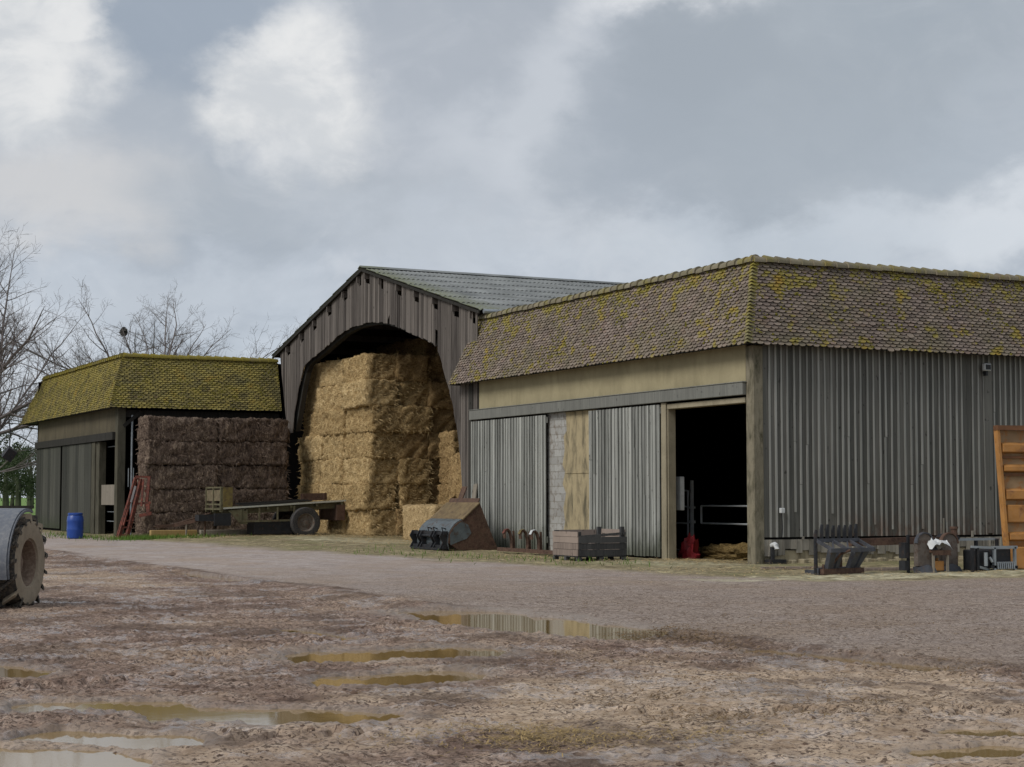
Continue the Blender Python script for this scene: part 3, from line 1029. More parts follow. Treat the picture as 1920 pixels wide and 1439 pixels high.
mb.box(-0.02, 0.22, 3.70, 3.92, -0.1, 3.95)
mb.box(-0.075, -0.022, 3.72, 3.95, -0.1, 3.97)
mb.build('door_jamb', M_JAMB, nb_, bevel=0.015)


def sliding(name, y0, y1, z0, z1, plane, material, bw, bat, parent, lab=None):
    mb = MB()
    boards(mb, 'y', y0, y1, z0, z1, plane, 0.025, bw, 0.014, bat=bat, out=-1, zj=0.012)
    mb.box(plane + 0.004, plane + 0.05, y0, y1, z1 - 0.22, z1 - 0.05)
    mb.box(plane + 0.004, plane + 0.05, y0, y1, z0 + 0.2, z0 + 0.38)
    o = mb.build(name, material, parent)
    if lab:
        o['label'] = lab
    return o


d1 = sliding('sliding_door', 4.0, 7.55, 0.09, 3.93, -0.06, M_DOOR, 0.17, 0.05, nb_, 'plank sliding door beside the open doorway')
d2 = sliding('sliding_door', 10.15, 15.0, 0.09, 3.93, -0.06, M_DOOR, 0.17, 0.05, nb_, 'plank sliding door behind the loader bucket')
mb = MB()
mb.box(-0.095, -0.062, 7.552, 7.60, 0.1, 3.93)
mb.build('edge_strip', M_DARKW, d1)
mb = MB()
mb.box(0.06, 0.22, 7.4, 10.3, -0.1, 3.98)
mb.build('block_wall', M_BLOCK, nb_)
mb = MB()
pl = [(7.45, 0.0), (7.45, 3.97), (9.15, 3.97), (9.10, 3.45), (9.28, 3.3), (9.22, 2.9), (9.35, 2.5), (9.20, 2.3), (9.34, 1.95), (9.14, 1.7), (9.30, 1.3), (9.20, 0.9), (9.36, 0.5), (9.26, 0.0)]
mb.prism([(0.058, y, z) for y, z in pl], (-0.03, 0, 0))
for zz in (2.25,):
    mb.box(0.012, 0.027, 7.45, 9.2, zz, zz + 0.025)
mb.build('render_patch', M_PATCH, nb_)
mb = MB()
mb.box(-0.08, 0.2, 15.03, 15.33, -0.1, 5.12)
mb.build('end_post', M_DARKW, nb_, bevel=0.015)
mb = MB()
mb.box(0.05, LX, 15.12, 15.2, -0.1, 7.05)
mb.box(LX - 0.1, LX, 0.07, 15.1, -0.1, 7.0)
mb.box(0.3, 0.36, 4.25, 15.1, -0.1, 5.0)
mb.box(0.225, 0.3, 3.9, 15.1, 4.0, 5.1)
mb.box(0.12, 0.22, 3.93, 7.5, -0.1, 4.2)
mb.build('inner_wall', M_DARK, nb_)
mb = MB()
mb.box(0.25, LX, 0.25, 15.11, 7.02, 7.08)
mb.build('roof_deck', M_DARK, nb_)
mb = MB()
mb.box(-0.36, 0.2, -0.36, 16.0, 5.165, 5.185)
mb.box(0.21, LX, -0.36, 0.2, 5.165, 5.185)
mb.build('soffit', M_DARKW, nb_)
EH, RH = 5.11, 7.17
OV, IN = -0.42, 0.22
slope = Vector((IN - OV, 0, RH - EH))
SL = slope.length
slope.normalize()
mb = MB()
mt = MB()
# side over the doors: runs along +Y, normal towards -X
vA = slope
nA = Vector((-(RH - EH), 0, IN - OV)).normalized()
tiles(mt, (OV, 0, EH), (0, 1, 0), vA, nA, lambda t: OV + (IN - OV) * t, lambda t: 16.05 - 0.95 * t, SL, 0.20, 0.082)
# long side: runs along +X, normal towards -Y
vB = Vector((0, slope.x, slope.z))
nB = Vector((0, nA.x, nA.z))
tiles(mt, (0, OV, EH), (1, 0, 0), vB, nB, lambda t: OV + (IN - OV) * t, lambda t: LX + 0.3, SL, 0.20, 0.082)
moss_lumps(mt, (OV, 0, EH), (0, 1, 0), vA, nA, lambda t: OV + (IN - OV) * t, lambda t: 16.05 - 0.95 * t, SL, 700, 1)
moss_lumps(mt, (0, OV, EH), (1, 0, 0), vB, nB, lambda t: OV + (IN - OV) * t, lambda t: 10.0, SL, 500, 1)
ro = mt.build('roof', [M_TILE, M_MOSS], nb_)
mb = MB()
e = -0.02
mb.add([(OV, OV, EH), (OV, 16.0, EH), (IN, 15.1, RH), (IN, IN, RH)], [(0, 1, 2, 3)])  # added closed sheets under the tiles to block light
mb.add([(OV, OV, EH), (IN, IN, RH), (LX + .3, IN, RH), (LX + .3, OV, EH)], [(0, 1, 2, 3)])
mb.add([(OV, 16.0, EH), (0.3, 16.0, EH), (0.3, 15.1, RH), (IN, 15.1, RH)], [(0, 1, 2, 3)])
mb.build('roof_light_block', M_DARKW, ro)
mb = MB()
ridgecaps(mb, (IN, IN - 0.05, RH), (IN, 15.1, RH), 0.34, 0.115, 0.02)
ridgecaps(mb, (IN - 0.05, IN, RH), (LX + .3, IN, RH), 0.34, 0.115, 0.02)
mb.build('ridge_capping', M_RIDGE, ro, smooth=True)
mb = MB()
hipcaps(mb, (OV, OV, EH), (IN, IN, RH), nA, nB, 25, (0, 1, 0), (1, 0, 0))
mb.build('hip_capping', M_HIP, ro)
# lamp and fittings
fl = thing('flood_lamp', 'small white flood lamp high on the long plank wall under the eave', 'lamp', (6.95, -0.06, 4.85))
mb = MB()
mb.box(-0.11, 0.11, -0.17, -0.06, -0.10, 0.08)
mb.build('lamp_housing', M_WHITE, fl, bevel=0.015)
mb = MB()
mb.box(-0.085, 0.085, -0.176, -0.171, -0.075, 0.055)
mb.build('lamp_glass', M_STEELK, fl)
mb = MB()
mb.beam((0, 0.01, -0.14), (0, -0.10, -0.14), 0.05, 0.05)
mb.box(-0.03, 0.03, -0.12, -0.02, -0.22, -0.10)
mb.build('bracket', M_STEELK, fl)
jb = thing('junction_box', 'little pale box fixed to the boards right of the corner post', 'box', (0.72, -0.05, 1.28))
mb = MB()
mb.box(-0.055, 0.055, -0.09, -0.005, -0.06, 0.06)
mb.build('housing', M_WHITE, jb, bevel=0.01)
mb = MB()
mb.tube([(0, -0.03, -0.06), (0.02, -0.03, -0.4), (0.0, -0.03, -0.62)], 0.012, 6)
mb.build('cable', M_STEELK, jb)
ps = thing('water_pipe', 'short bent pipe with pale end low beside the corner post', 'pipe', (0.45, -0.16, 0.05))
mb = MB()
mb.tube([(0, 0.1, 0.42), (0, -0.02, 0.45), (-0.02, -0.1, 0.42), (-0.02, -0.12, 0.34)], 0.06, 10)
mb.build('spout', M_WHITE, ps, smooth=True)
mb = MB()
mb.tube([(0, 0.08, 0.42), (0, 0.08, -0.05)], 0.05, 8)
mb.box(-0.2, 0.25, -0.12, 0.14, -0.08, 0.10)
mb.build('riser', M_STEELK, ps)

# inside the doorway
gp = tag(MB(), None) if False else None
post = MB()
post.tube([(0, 0, -0.1), (0, 0, 2.02)], 0.055, 10)
post.box(-0.07, 0.07, -0.07, 0.07, 0.85, 0.93)
post.box(-0.07, 0.07, -0.07, 0.07, 1.25, 1.31)
o = post.build('gate_post', M_GALVL, smooth=False)
o.location = (2.5, 6.52, 0.03)
tag(o, 'galvanised round post standing inside the dark doorway', 'gate post')


def gate(name, label, loc, y0, y1, zs, ends):
    g = thing(name, label, 'gate', loc)
    zb, zt = min(zs), max(zs)
    for yy in ends:
        f = MB()
        f.tube([(0, yy, zb), (0, yy, zt)], 0.030, 8)
        f.build('stile', M_GALVL, g)
    for z_ in zs:
        f = MB()
        f.tube([(0, y0, z_), (0, y1, z_)], 0.024, 8)
        f.build('rail', M_GALVL, g)
    return g


gate('steel_gate', 'galvanised gate with two rails across the dark doorway', (2.5, 0, 0.03), 1.2, 6.06, (0.86, 1.33), (6.06, 1.2))
gate('steel_hurdle', 'galvanised hurdle with four rails left of the gate post in the doorway', (2.5, 0, 0.03), 6.72, 8.6, (0.12, 0.85, 1.3, 1.74), (6.72, 8.6))
eb = MB()
eb.box(0, 0.12, -0.2, 0.2, -0.42, 0.43)
o = eb.build('electric_box', M_WHITE, bevel=0.01)
o.location = (0.42, 4.02, 1.68)
tag(o, 'tall white box inside the doorway above the red sack', 'box')


def blobmesh(name, rx, ry, rz, material, seed, amp=0.25, k=24, flat=True):
    r_ = np.random.RandomState(seed)
    mb = MB()
    vs, fs = [], []
    m_ = k // 2
    for i in range(m_ + 1):
        ph = math.pi * i / m_
        for j in range(k):
            th = 2 * math.pi * j / k
            vs.append([math.sin(ph) * math.cos(th), math.sin(ph) * math.sin(th), math.cos(ph)])
    vs = np.array(vs)
    dsp = 1 + amp * fbm(vs[:, 0] * 2 + seed, vs[:, 1] * 2 + vs[:, 2] * 2.3, 4, seed, 0.6)
    vs = vs * dsp[:, None] * np.array([rx, ry, rz])
    if flat:
        vs[:, 2] = np.maximum(vs[:, 2], 0)
    for i in range(m_):
        for j in range(k):
            fs.append((i * k + j, (i + 1) * k + j, (i + 1) * k + (j + 1) % k, i * k + (j + 1) % k))
    mb.add([tuple(v_) for v_ in vs], fs)
    return mb.build(name, material, smooth=True)


# red sack: slumped
o = blobmesh('red_sack', 0.20, 0.24, 0.50, M_RED, 23, 0.7, 28)
o.location = (0.80, 4.02, 0.03)
o.rotation_euler = (0.10, -0.05, 0.6)
tag(o, 'slumped red plastic sack just inside the open doorway', 'sack')
o = blobmesh('straw_pile', 0.8, 2.2, 0.36, M_HAYD, 5, 0.55, 64)
o.location = (2.0, 3.4, 0.0)
tag(o, 'heap of trampled bedding straw inside the open doorway', 'straw pile')

# ------------------------------------------------------------------ straw barn (centre, arched gable)
AP, ZA = 24.25, 9.84
YE0, YE1, ZE = 14.45, 34.05, 7.36


def roofz(y):
    return ZA - (ZA - ZE) * abs(y - AP) / (AP - YE0)


ARCH = [(15.55, 0.0), (15.95, 2.6), (16.31, 3.86), (16.73, 4.84), (17.15, 5.44), (17.59, 6.18), (18.03, 6.58), (18.92, 6.85), (19.95, 7.12), (21.13, 7.44), (22.12, 7.66), (23.13, 7.79), (24.17, 7.83), (25.24, 7.82), (26.34, 7.70), (27.19, 7.51), (28.65, 7.16), (29.6, 6.98), (30.33, 6.80), (30.7, 6.5), (31.02, 6.03), (31.71, 4.62), (31.95, 4.2)]


def archz(y):
    for (a, za), (b, zb) in zip(ARCH, ARCH[1:]):
        if a <= y <= b:
            return za + (zb - za) * (y - a) / (b - a)
    return None


sb = thing('straw_barn', 'tall straw barn with arched plank gable and corrugated roof', 'barn', (0, AP, 0))
ORG = (0, AP, 0)
PURL = [24.73, 24.02, 22.66, 21.09, 19.56, 18.04, 16.48, 15.15, 26.23, 27.80, 29.36, 30.86, 32.44]
mb = MB()
y = 14.75
while y < 33.4:
    w = rng.uniform(0.15, 0.21)
    yc = y + w / 2
    gap = rng.choice([0.004, 0.006, 0.012])
    if abs(yc - 20.95) < 0.09:
        gap = 0.05
    lo_a = archz(yc)
    xa = -rng.uniform(0.0, 0.018)

    def bot(yy):
        if yy < 15.55:
            return 0.0
        z_ = archz(min(yy, 31.95))
        if yy > 31.71:
            z_ = 4.15
        if yy > 32.45:
            z_ = max(4.15, 7.29 - (33.35 - yy) * 3.41)
        return z_
    z0a, z0b = bot(y + gap), bot(y + w - gap)
    if abs(yc - 21.9) < 0.12:
        z0a, z0b = z0a + 0.35, z0b + 0.15
    if abs(yc - 17.75) < 0.1:
        z0a, z0b = z0a + 0.7, z0b + 0.6
    j = rng.uniform(-0.03, 0.03)
    dz = 0.10
    for p_ in PURL:
        if -0.30 < yc - p_ < 0.02:
            dz = 0.50
    z1a, z1b = roofz(y) - dz, roofz(y + w) - dz
    if z1a > z0a + 0.1:
        mb.prism([(xa, y + gap, z0a + j), (xa, y + w - gap, z0b + j), (xa, y + w - gap, z1b), (xa, y + gap, z1a)], (-0.024, 0, 0))
    y += w
mb.build('gable_cladding', M_GABLE, sb, origin=ORG)
for p_ in PURL:
    mb = MB()
    mb.box(-0.10, 31.9, p_ + 0.02, p_ + 0.10, roofz(p_) - 0.34, roofz(p_) - 0.10)
    mb.build('purlin', M_GABLE, sb, origin=ORG)
# laminated arch rim behind the cladding
mb = MB()
pr = [Vector((0.05, y_, z_)) for y_, z_ in ARCH]
for a, b in zip(pr, pr[1:]):
    mb.beam(a + Vector((0.16, 0, 0.08)), b + Vector((0.16, 0, 0.08)), 0.30, 0.20, 0, up=(1, 0, 0))
mb.build('arch_beam', M_DARKW, sb, origin=ORG)


def corrugated(mb, x0, x1, ya, za, yb, zb, sheets, pitch=0.177, amp=0.026):
    nxs = int((x1 - x0) / (pitch / 6))
    xx = np.linspace(x0, x1, nxs)
    wz = amp * np.cos(xx / pitch * 2 * np.pi)
    for s_ in range(sheets):
        t0, t1 = s_ / sheets, (s_ + 1.10) / sheets
        t1 = min(t1, 1.0)
        l0, l1 = 0.035, 0.0
        vs = []
        for t, l in ((t0, l0), (t1, l1)):
            for x, w in zip(xx, wz):
                vs.append((x, ya + (yb - ya) * t, za + (zb - za) * t + w + l))
        fs = [(i, i + 1, nxs + i + 1, nxs + i) for i in range(nxs - 1)]
        vs2 = [(p[0], p[1], p[2] - 0.018) for p in vs[:nxs]]
        fs += [(2 * nxs + i, 2 * nxs + i + 1, i + 1, i) for i in range(nxs - 1)]
        mb.add(vs + vs2, fs)


mb = MB()
corrugated(mb, -0.18, 32, YE0, ZE, AP, ZA, 7)
corrugated(mb, -0.18, 32, YE1, ZE, AP, ZA, 7)
mb.add([(-0.1, YE0 + .1, ZE - 0.05), (32, YE0 + .1, ZE - 0.05), (32, AP, ZA - 0.07), (-0.1, AP, ZA - 0.07)], [(0, 1, 2, 3)], 1)
mb.add([(-0.1, YE1 - .1, ZE - 0.05), (32, YE1 - .1, ZE - 0.05), (32, AP, ZA - 0.07), (-0.1, AP, ZA - 0.07)], [(0, 1, 2, 3)], 1)
rf = mb.build('roof', [M_FIBRE, M_DARKW], sb, origin=ORG)
mb = MB()
mb.prism([(-0.2, AP - 0.22, ZA - 0.0), (-0.2, AP, ZA + 0.10), (-0.2, AP + 0.22, ZA - 0.0), (-0.2, AP, ZA + 0.06)], (32.2, 0, 0))
mb.build('ridge_capping', M_FIBRE, rf, origin=ORG)
mb = MB()
mb.beam((-0.12, YE1, ZE - 0.06), (-0.12, AP, ZA - 0.06), 0.05, 0.09)
mb.beam((-0.12, YE0, ZE - 0.06), (-0.12, AP, ZA - 0.06), 0.05, 0.09)
mb.build('verge_board', M_DARKW, rf, origin=ORG)
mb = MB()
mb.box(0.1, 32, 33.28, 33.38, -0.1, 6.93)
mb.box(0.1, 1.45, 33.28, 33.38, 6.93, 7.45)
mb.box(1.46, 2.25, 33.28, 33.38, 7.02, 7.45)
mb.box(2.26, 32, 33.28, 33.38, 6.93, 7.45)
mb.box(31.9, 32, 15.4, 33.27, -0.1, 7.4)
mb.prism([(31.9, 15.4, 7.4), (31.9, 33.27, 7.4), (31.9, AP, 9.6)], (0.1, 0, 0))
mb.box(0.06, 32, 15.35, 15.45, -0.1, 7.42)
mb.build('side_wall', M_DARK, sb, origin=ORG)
# inner frames of the straw barn
for xf in (5.0, 10.0):
    mb = MB()
    for a, b in zip(ARCH, ARCH[1:]):
        mb.beam((xf, a[0], a[1] + .2), (xf, b[0], b[1] + .2), 0.2, 0.35, 0, up=(1, 0, 0))
    mb.build('portal_frame', M_DARKW, sb, origin=ORG)
mb = MB()
mb.tube([(0.0, YE0 - 0.06, ZE - 0.03), (31, YE0 - 0.06, ZE - 0.05)], 0.07, 8)
mb.build('gutter', M_GALV, sb, origin=ORG)

# ------------------------------------------------------------------ far barn (left)
CX, CY = -6.6, 33.45
YL = 48.85
fb = thing('moss_roofed_barn', 'farther barn at left with thick yellow green moss on its tile roof', 'barn', (CX, CY, 0))
FO = (CX, CY, 0)
EH2, RH2 = 5.05, 7.14
mb = MB()
mb.box(CX - 0.03, CX + 0.3, CY - 0.03, CY + 0.36, -0.1, 5.08)
mb.build('corner_post', M_POSTD, fb, origin=FO, bevel=0.02)
mb = MB()
mb.box(CX, CX + 0.12, CY + 0.37, YL - 0.1, 4.15, 5.1)
mb.build('render_panel', M_RENDERG, fb, origin=FO)
mb = MB()
mb.box(CX - 0.15, CX - 0.03, CY + 0.3, YL - 0.05, 3.84, 4.14)
mb.build('lintel_beam', M_DARKW, fb, origin=FO)
mb = MB()
mb.box(CX - 0.04, CX + 0.25, 36.35, 37.0, -0.1, 3.83)
mb.box(CX - 0.09, CX - 0.042, 36.9, 37.5, -0.1, 3.83)
mb.build('door_jamb', M_POSTD, fb, origin=FO, bevel=0.015)
for (a, b, lab) in ((37.6, 43.1, 'dull green grey sliding door behind the blue drum'), (43.45, 48.7, 'dull green grey sliding door at the left end')):
    mb = MB()
    boards(mb, 'y', a, b, 0.12 if a < 40 else 0.2, 3.82, CX - 0.05, 0.025, 0.55, 0.006, out=-1)
    dd = mb.build('sliding_door', M_DOOR2, fb, origin=FO)
    dd['label'] = lab
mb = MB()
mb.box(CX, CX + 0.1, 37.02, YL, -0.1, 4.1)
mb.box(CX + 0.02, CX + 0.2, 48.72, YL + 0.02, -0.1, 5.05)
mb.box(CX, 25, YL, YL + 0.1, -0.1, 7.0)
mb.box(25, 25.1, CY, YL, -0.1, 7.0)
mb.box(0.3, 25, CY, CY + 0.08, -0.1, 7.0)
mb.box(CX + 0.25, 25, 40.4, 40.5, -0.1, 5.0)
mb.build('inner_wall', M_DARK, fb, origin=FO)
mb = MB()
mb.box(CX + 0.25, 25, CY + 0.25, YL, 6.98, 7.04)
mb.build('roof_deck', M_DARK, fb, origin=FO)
mb = MB()
mb.box(CX + 0.06, CX + 0.12, CY + 0.37, 36.3, 1.28, 2.08)
mb.build('half_door', M_PLANK, fb, origin=FO)
mb = MB()
for z_ in (0.62, 1.0, 3.62):
    mb.tube([(CX + 0.35, CY + 0.3, z_), (CX + 0.35, 36.5, z_)], 0.022, 6)
for yy in (34.5, 35.3, 36.1):
    mb.tube([(CX + 0.9, yy, 2.0), (CX + 0.9, yy, 2.75)], 0.025, 6)
mb.build('bars', M_GALV, fb, origin=FO)
mb = MB()
mb.tube([(CX + 0.55, CY - 0.0, 0), (CX + 0.55, CY - 0.0, 4.8)], 0.045, 8)
mb.build('steel_post', M_GALV, fb, origin=FO)
mb = MB()
mb.beam((CX + 0.2, CY, 4.35), (CX + 0.9, CY, 4.95), 0.10, 0.14)
mb.box(CX + 0.3, 0.0, CY + 0.02, CY + 0.2, 4.72, 5.0)
mb.build('eave_beam', M_DARKW, fb, origin=FO)
mb = MB()
OV2, IN2 = -0.40, 0.24
mb.box(CX - 0.34, CX + 0.2, CY - 0.34, 50.6, 5.09, 5.11)
mb.box(CX + 0.21, -0.06, CY - 0.34, CY + 0.2, 5.09, 5.11)
mb.build('soffit', M_DARKW, fb, origin=FO)
slope2 = Vector((IN2 - OV2, 0, RH2 - EH2))
SL2 = slope2.length
slope2.normalize()
nA2 = Vector((-(RH2 - EH2), 0, IN2 - OV2)).normalized()
mt = MB()
tiles(mt, (CX + OV2, CY, EH2), (0, 1, 0), slope2, nA2, lambda t: OV2 + (IN2 - OV2) * t, lambda t: 17.6 - 2.2 * t, SL2, 0.20, 0.085, lift=0.03)
tiles(mt, (CX, CY + OV2, EH2), (1, 0, 0), Vector((0, slope2.x, slope2.z)), Vector((0, nA2.x, nA2.z)), lambda t: OV2 + (IN2 - OV2) * t, lambda t: -CX - 0.06, SL2, 0.20, 0.085, lift=0.03)
moss_lumps(mt, (CX + OV2, CY, EH2), (0, 1, 0), slope2, nA2, lambda t: OV2 + (IN2 - OV2) * t, lambda t: 17.6 - 2.2 * t, SL2, 900, 1, -0.1)
moss_lumps(mt, (CX, CY + OV2, EH2), (1, 0, 0), Vector((0, slope2.x, slope2.z)), Vector((0, nA2.x, nA2.z)), lambda t: OV2 + (IN2 - OV2) * t, lambda t: -CX - 0.06, SL2, 700, 1, -0.1)
ro2 = mt.build('roof', [M_TILEM, M_MOSS], fb, origin=FO)
mb = MB()
a0, a1 = CX + OV2, CX + IN2
b0, b1 = CY + OV2, CY + IN2
mb.add([(a0, b0, EH2), (a0, CY + 17.6, EH2), (a1, CY + 15.4, RH2), (a1, b1, RH2)], [(0, 1, 2, 3)])  # unseen sheets below the tiles, added to keep light out
mb.add([(a0, b0, EH2), (a1, b1, RH2), (-0.06, b1, RH2), (-0.06, b0, EH2)], [(0, 1, 2, 3)])
mb.add([(a0, CY + 17.6, EH2), (a1 + 1, CY + 17.6, EH2), (a1 + 1, CY + 15.4, RH2), (a1, CY + 15.4, RH2)], [(0, 1, 2, 3)])
mb.build('roof_light_block', M_DARKW, ro2, origin=FO)
mb = MB()
ridgecaps(mb, (a1, b1, RH2), (a1, CY + 15.4, RH2), 0.36, 0.12, 0.03)
ridgecaps(mb, (a1, b1, RH2), (-0.06, b1, RH2), 0.36, 0.12, 0.03)
mb.build('ridge_capping', M_RIDGEM, ro2, origin=FO, smooth=True)
mb = MB()
hipcaps(mb, (a0, b0, EH2), (a1, b1, RH2), nA2, Vector((0, nA2.x, nA2.z)), 24, (0, 1, 0), (1, 0, 0))
mb.build('hip_capping', M_RIDGEM, ro2, origin=FO)


# ------------------------------------------------------------------ bales
def bale_mesh(name, L, D, H, material, strandmat, seed, amp=0.05, strands=420, rnd=0.09):
    """a big square bale, local x long, z from 0 to H"""
    r_ = random.Random(seed)
    nxx, nyy, nzz = max(6, int(L / 0.09)), max(5, int(D / 0.10)), max(5, int(H / 0.08))
    vs, fs = [], []
    index = {}

    def vid(i, j, k):
        key = (i, j, k)
        if key not in index:
            index[key] = len(vs)
            vs.append((i / nxx * 2 - 1, j / nyy * 2 - 1, k / nzz * 2 - 1))
        return index[key]
    for i in range(nxx):
        for j in range(nyy):
            fs.append((vid(i, j, nzz), vid(i + 1, j, nzz), vid(i + 1, j + 1, nzz), vid(i, j + 1, nzz)))
            fs.append((vid(i, j + 1, 0), vid(i + 1, j + 1, 0), vid(i + 1, j, 0), vid(i, j, 0)))
    for i in range(nxx):
        for k in range(nzz):
            fs.append((vid(i, 0, k), vid(i + 1, 0, k), vid(i + 1, 0, k + 1), vid(i, 0, k + 1)))
            fs.append((vid(i, nyy, k + 1), vid(i + 1, nyy, k + 1), vid(i + 1, nyy, k), vid(i, nyy, k)))
    for j in range(nyy):
        for k in range(nzz):
            fs.append((vid(0, j, k + 1), vid(0, j + 1, k + 1), vid(0, j + 1, k), vid(0, j, k)))
            fs.append((vid(nxx, j, k), vid(nxx, j + 1, k), vid(nxx, j + 1, k + 1), vid(nxx, j, k + 1)))
    P = np.array(vs)
    half = np.array([L / 2, D / 2, H / 2])
    Q = P * half
    # rounded box
    core = half - rnd
    inner = np.clip(Q, -core, core)
    dv = Q - inner
    ln = np.linalg.norm(dv, axis=1)
    ln[ln == 0] = 1
    onsurf = np.max(np.abs(P), axis=1) > 0.999
    Q = inner + dv / ln[:, None] * rnd
    nn = dv / ln[:, None]
    u1 = Q[:, 0] * 3.1 + Q[:, 2] * 1.7 + seed * 3.3
    u2 = Q[:, 1] * 3.1 + Q[:, 2] * 2.9 - seed * 1.7
    d = fbm(u1, u2, 3, seed) * amp + fbm(u1 * 5, u2 * 5, 3, seed + 4) * amp * 0.7
    # slices: the pressed flakes of the bale
    d += 0.012 * np.sin(Q[:, 0] * 2 * np.pi / 0.17 + 2 * fbm(Q[:, 2] * 2, Q[:, 1] * 2, 2, seed))
    Q = Q + nn * d[:, None]
    Q[:, 2] += H / 2
    mb = MB()
    mb.add([tuple(q) for q in Q], fs)
    for _ in range(strands):
        f = r_.choice(('f', 'f', 'b', 't', 'l', 'r'))
        a, b = r_.uniform(-1, 1), r_.uniform(-1, 1)
        if f in 'fb':
            sgn = -1 if f == 'f' else 1
            p = Vector((a * L / 2, sgn * D / 2, H / 2 + b * H / 2))
            nv = Vector((0, sgn, 0))
        elif f == 't':
            p = Vector((a * L / 2, b * D / 2, H))
            nv = Vector((0, 0, 1))
        else:
            sgn = -1 if f == 'l' else 1
            p = Vector((sgn * L / 2, a * D / 2, H / 2 + b * H / 2))
            nv = Vector((sgn, 0, 0))
        tv = Vector((r_.gauss(0, 1), r_.gauss(0, 1), r_.gauss(0, 0.8))).normalized()
        tv = (tv - nv * tv.dot(nv) + nv * r_.uniform(0.0, 0.5)).normalized()
        ln_ = r_.uniform(0.08, 0.26)
        sd = tv.cross(nv).normalized() * r_.uniform(0.006, 0.012)
        st = p - nv * 0.03
        en = st + tv * ln_ + nv * 0.02 + Vector((0, 0, -0.25 * ln_))
        md = (st + en) / 2 + nv * 0.03
        mb.add([st - sd, st + sd, md + sd, md - sd, en], [(0, 1, 2, 3), (3, 2, 4)], 1)
    o = mb.build(name, [material, strandmat], smooth=False)
    for p_ in o.data.polygons:
        p_.use_smooth = p_.material_index == 0
    return o


M_STRANDO = mat('darker_loose_straw', plain(srgb(150, 126, 88), 0.9, 0.35, 9, spec=0.1))
M_STRANDH = mat('dry_hay_stalks', plain(srgb(112, 97, 86), 0.9, 0.4, 9, spec=0.1))
gold = [bale_mesh('straw_bale', 2.46, 1.24, 0.975, M_STRAW, M_STRAND, 11 + i, 0.115, 950, 0.05) for i in range(4)]
darkb = [bale_mesh('straw_bale', 2.46, 1.24, 0.975, M_STRAWD, M_STRANDO, 31 + i, 0.12, 700, 0.05) for i in range(4)]  # darker brown straw for the side, top and arch-leg bales
hayp = [bale_mesh('hay_bale', 2.83, 1.25, 0.908, M_HAYB, M_STRANDH, 51 + i, 0.10, 450, 0.06) for i in range(3)]
palb = bale_mesh('straw_bale', 2.5, 1.2, 1.22, M_STRAWP, M_STRAND, 71, 0.05)
used = set()


ROUGH = (1, 1, 1)


def place(protos, x, y, z, rot, label, group, sc=(1, 1, 1)):
    p = next((q for q in protos if q.name not in used), None) or rng.choice(protos)
    if p.name in used:
        o = p.copy()
        COL.objects.link(o)
    else:
        o = p
        used.add(p.name)
    o.location = (x, y, z)
    o.rotation_euler = (rng.uniform(-0.015, 0.015), rng.uniform(-0.02, 0.02), rot + rng.uniform(-0.05, 0.05))
    o.scale = (sc[0], sc[1] * rng.uniform(0.97, 1.03), sc[2])
    return tag(o, label, 'bale', group)


ORD = ['bottom', 'second', 'third', 'fourth', 'fifth', 'sixth', 'top']
H90 = math.pi / 2
# golden front stack: long faces towards the yard, seven rows
JIT = [0.10, 0.12, 0.16, 0.02, -0.14, -0.10, 0.18]
for row in range(7):
    z_ = 0.16 + 0.952 * row
    ncol = 3
    for k in range(ncol):
        y_ = 25.25 + JIT[row] + 1.21 + k * 2.42
        x_ = 0.58 + 0.61 + rng.uniform(-0.13, 0.10) + (0.10 if (row >= 5 and k > 0) else 0) + (0.12 if row == 0 else 0)
        colname = ('outer corner column', 'middle column', 'left column against the dark hay')[k]
        place(gold, x_, y_, z_, H90, f'golden straw bale, {ORD[row]} row, {colname} of the sunlit stack face', 'bales in the golden straw stack', ROUGH)
# the same stack seen along its side, going back into the gloom
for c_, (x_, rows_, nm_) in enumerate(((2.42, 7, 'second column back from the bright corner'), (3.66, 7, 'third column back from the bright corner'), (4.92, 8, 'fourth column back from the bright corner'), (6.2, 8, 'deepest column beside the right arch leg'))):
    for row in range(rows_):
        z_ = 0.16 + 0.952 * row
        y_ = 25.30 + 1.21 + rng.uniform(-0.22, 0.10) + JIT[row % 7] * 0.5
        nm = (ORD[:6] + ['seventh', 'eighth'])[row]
        place(gold if (c_ == 0 and row % 3) else darkb, x_ + rng.uniform(-0.06, 0.06), y_, z_, H90, f'brown straw bale, {nm} row, {nm_}', 'bales along the shaded stack side', ROUGH)
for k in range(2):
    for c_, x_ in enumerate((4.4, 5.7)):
        place(darkb, x_, 28.6 + 2.4 * k, 0.16 + 0.952 * 7 + 0.10 * c_, H90, ('dark straw bale lying on top, front left under the arch crown', 'dark straw bale lying on top, front right under the arch crown', 'dark straw bale lying on top, rear left under the arch crown', 'dark straw bale lying on top, rear right under the arch crown')[2 * k + c_], 'bales on top of the stack', ROUGH)
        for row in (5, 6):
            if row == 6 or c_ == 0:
                place(darkb, x_ + 0.1, 28.9 + 2.4 * k, 0.16 + 0.952 * row, H90, f'dark straw bale, {ORD[5] if row == 5 else "seventh"} row, hidden block {"front" if k == 0 else "rear"} {"left" if c_ == 0 else "right"} beneath the topmost bales', 'bales on top of the stack', ROUGH)
for row in range(4):
    place(darkb, 4.3 + rng.uniform(-0.1, 0.1), 23.9 + rng.uniform(-0.1, 0.15), 0.16 + 0.952 * row, 0.04, f'brown straw bale, {ORD[row]} row of the low pile standing out from the shaded side', 'bales in the low side pile', ROUGH)
